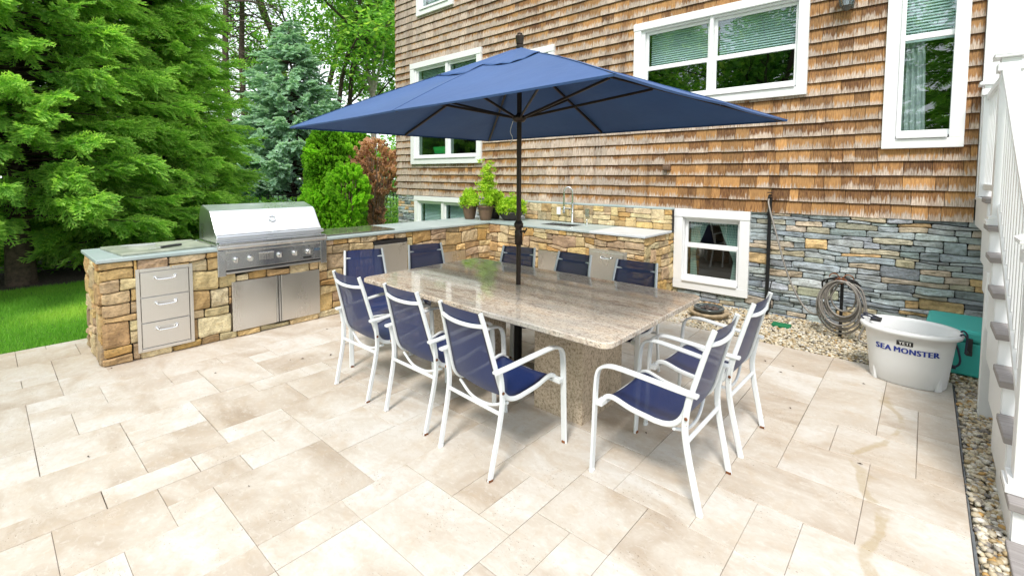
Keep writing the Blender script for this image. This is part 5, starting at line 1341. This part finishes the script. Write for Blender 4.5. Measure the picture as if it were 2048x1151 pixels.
mb = MB(); mb.box(-.09, .09, -.06, .06, -.01, .022); tag(mb.build('valve_box_lid', M['green_lid'], bevel=.008, loc=(1.42, -.44, 0)), 'flat green plastic valve cover in the pebbles below the wall', 'valve cover')

# ================================================================== STAIRS
stx = thing('porch_stairs', (2.87, -3.54, 0), 'white wooden porch stairs with grey treads and white railing at the right edge', 'stairs')
def S(o): o.parent = stx; o.location = (-2.87, 3.54, 0); return o
XS, XR = 2.885, 4.3
yf = lambda k_: -1.30-.28*k_; zt = lambda k_: 1.48-.182*k_
for k_ in range(9):
    mb = MB(); y0 = yf(k_); z = zt(k_)
    nxt = -1.0 if k_ == 0 else yf(k_-1)
    mb.box(XS, XR, y0-.02, min(nxt+.0, y0+.135)-.004, z-.036, z); mb.box(XS, XR, y0+.135, nxt+.01, z-.036, z-.001); S(mb.build('tread', M['tread'], bevel=.005))
    mb = MB(); zb_ = zt(k_+1) if k_ < 8 else -.03
    mb.box(XS+.018, XR, y0+.004, y0+.022, zb_+.0005, z-.037); S(mb.build('riser', M['white_paint']))
# side skirt
mb = MB()
for k_ in range(9):
    y0 = yf(k_); nxt = -1.0 if k_ == 0 else yf(k_-1); mb.box(XS+.014, XS+.05, y0+.0225, nxt+.0215, max(-.03, zt(k_)-.50), zt(k_)-.037)
S(mb.build('stringer', M['white_paint']))
mb = MB(); mb.box(2.885, 2.985, -1.74, -1.65, -.05, .99); S(mb.build('support_post', M['white_paint'], bevel=.004))
# deck
mb = MB(); mb.box(2.93, 6.5, -1.02, -.10, 1.43, 1.465); S(mb.build('deck_boards', M['tread']))
mb = MB(); mb.box(2.905, 2.929, -1.0, -.10, 1.20, 1.46); mb.box(2.93, 6.5, -1.0, -.96, 1.2, 1.429); S(mb.build('deck_fascia', M['white_paint'], bevel=.003))
# newel posts
def newel(x, y, z0, z1, cap=True, skirt=True):
    mb = MB(); h = .050; mb.box(x-h, x+h, y-h, y+h, z0, z1-.04)
    mb.box(x-.085, x+.085, y-.085, y+.085, z1-.04, z1-.02); 
    mb.add([(x-.09, y-.09, z1-.02), (x+.09, y-.09, z1-.02), (x+.09, y+.09, z1-.02), (x-.09, y+.09, z1-.02), (x, y, z1+.03)], [(0, 1, 4), (1, 2, 4), (2, 3, 4), (3, 0, 4), (0, 3, 2, 1)])
    mb.box(x-.066, x+.066, y-.066, y+.066, z1-.13, z1-.075)
    if skirt: mb.box(x-.078, x+.078, y-.078, y+.078, z0, z0+.035); mb.box(x-.068, x+.068, y-.068, y+.068, z0+.0355, z0+.06)
    return S(mb.build('newel_post', M['white_vinyl'], bevel=.004))
NX = 2.957
newel(NX, -1.46, 1.30, 2.50)
newel(NX, -3.12, .2065, 1.38)
newel(NX, -.20, 1.466, 2.50, skirt=False)
# sloped rails + balusters
y0, y1 = -1.512, -3.068; sl = .182/.28
def rz_(y, h): return 1.48+(y+1.30)*sl+h
mb = MB(); mb.bar([(NX, y0, rz_(y0, 1.02)), (NX, y1, rz_(y1, 1.02))], .085, .05, (1, 0, 0)); S(mb.build('handrail', M['white_vinyl']))
mb = MB(); mb.bar([(NX, y0, rz_(y0, .085)), (NX, y1, rz_(y1, .085))], .052, .07, (1, 0, 0)); S(mb.build('bottom_rail', M['white_vinyl']))
for i in range(13):
    y = y0-.10-i*.113; x = NX; mb = MB(); mb.box(x-.018, x+.018, y-.018, y+.018, rz_(y, .12), rz_(y, .99)); S(mb.build('baluster', M['white_vinyl']))
mb = MB(); mb.box(NX-.035, NX+.035, -1.408, -.252, 2.33, 2.38); S(mb.build('deck_handrail', M['white_vinyl'], bevel=.005)); mb = MB(); mb.box(NX-.025, NX+.025, -1.408, -.252, 1.53, 1.58); S(mb.build('deck_bottom_rail', M['white_vinyl'], bevel=.005))
for i in range(9): y = -1.34+i*.125; mb = MB(); mb.box(NX-.018, NX+.018, y-.018, y+.018, 1.58, 2.33); S(mb.build('baluster', M['white_vinyl']))
# little leaves and grit strewn on the pavers
dl = []
for i in range(38):
    x, y = random.uniform(-3, 2.6), random.uniform(-6, -1.6); a_ = random.uniform(0, 6.28); s = random.uniform(.008, .02)
    dl.append((x, y, a_, s))
mb = MB()
for x, y, a_, s in dl:
    c_, s__ = math.cos(a_), math.sin(a_); mb.add([(x-c_*s, y-s__*s, .003), (x+s__*s*.4, y-c_*s*.4, .006), (x+c_*s, y+s__*s, .003), (x-s__*s*.4, y+c_*s*.4, .008)], [(0, 1, 2, 3)])
o = mb.build('leaf_litter', M['bark']); o['kind'] = 'stuff'
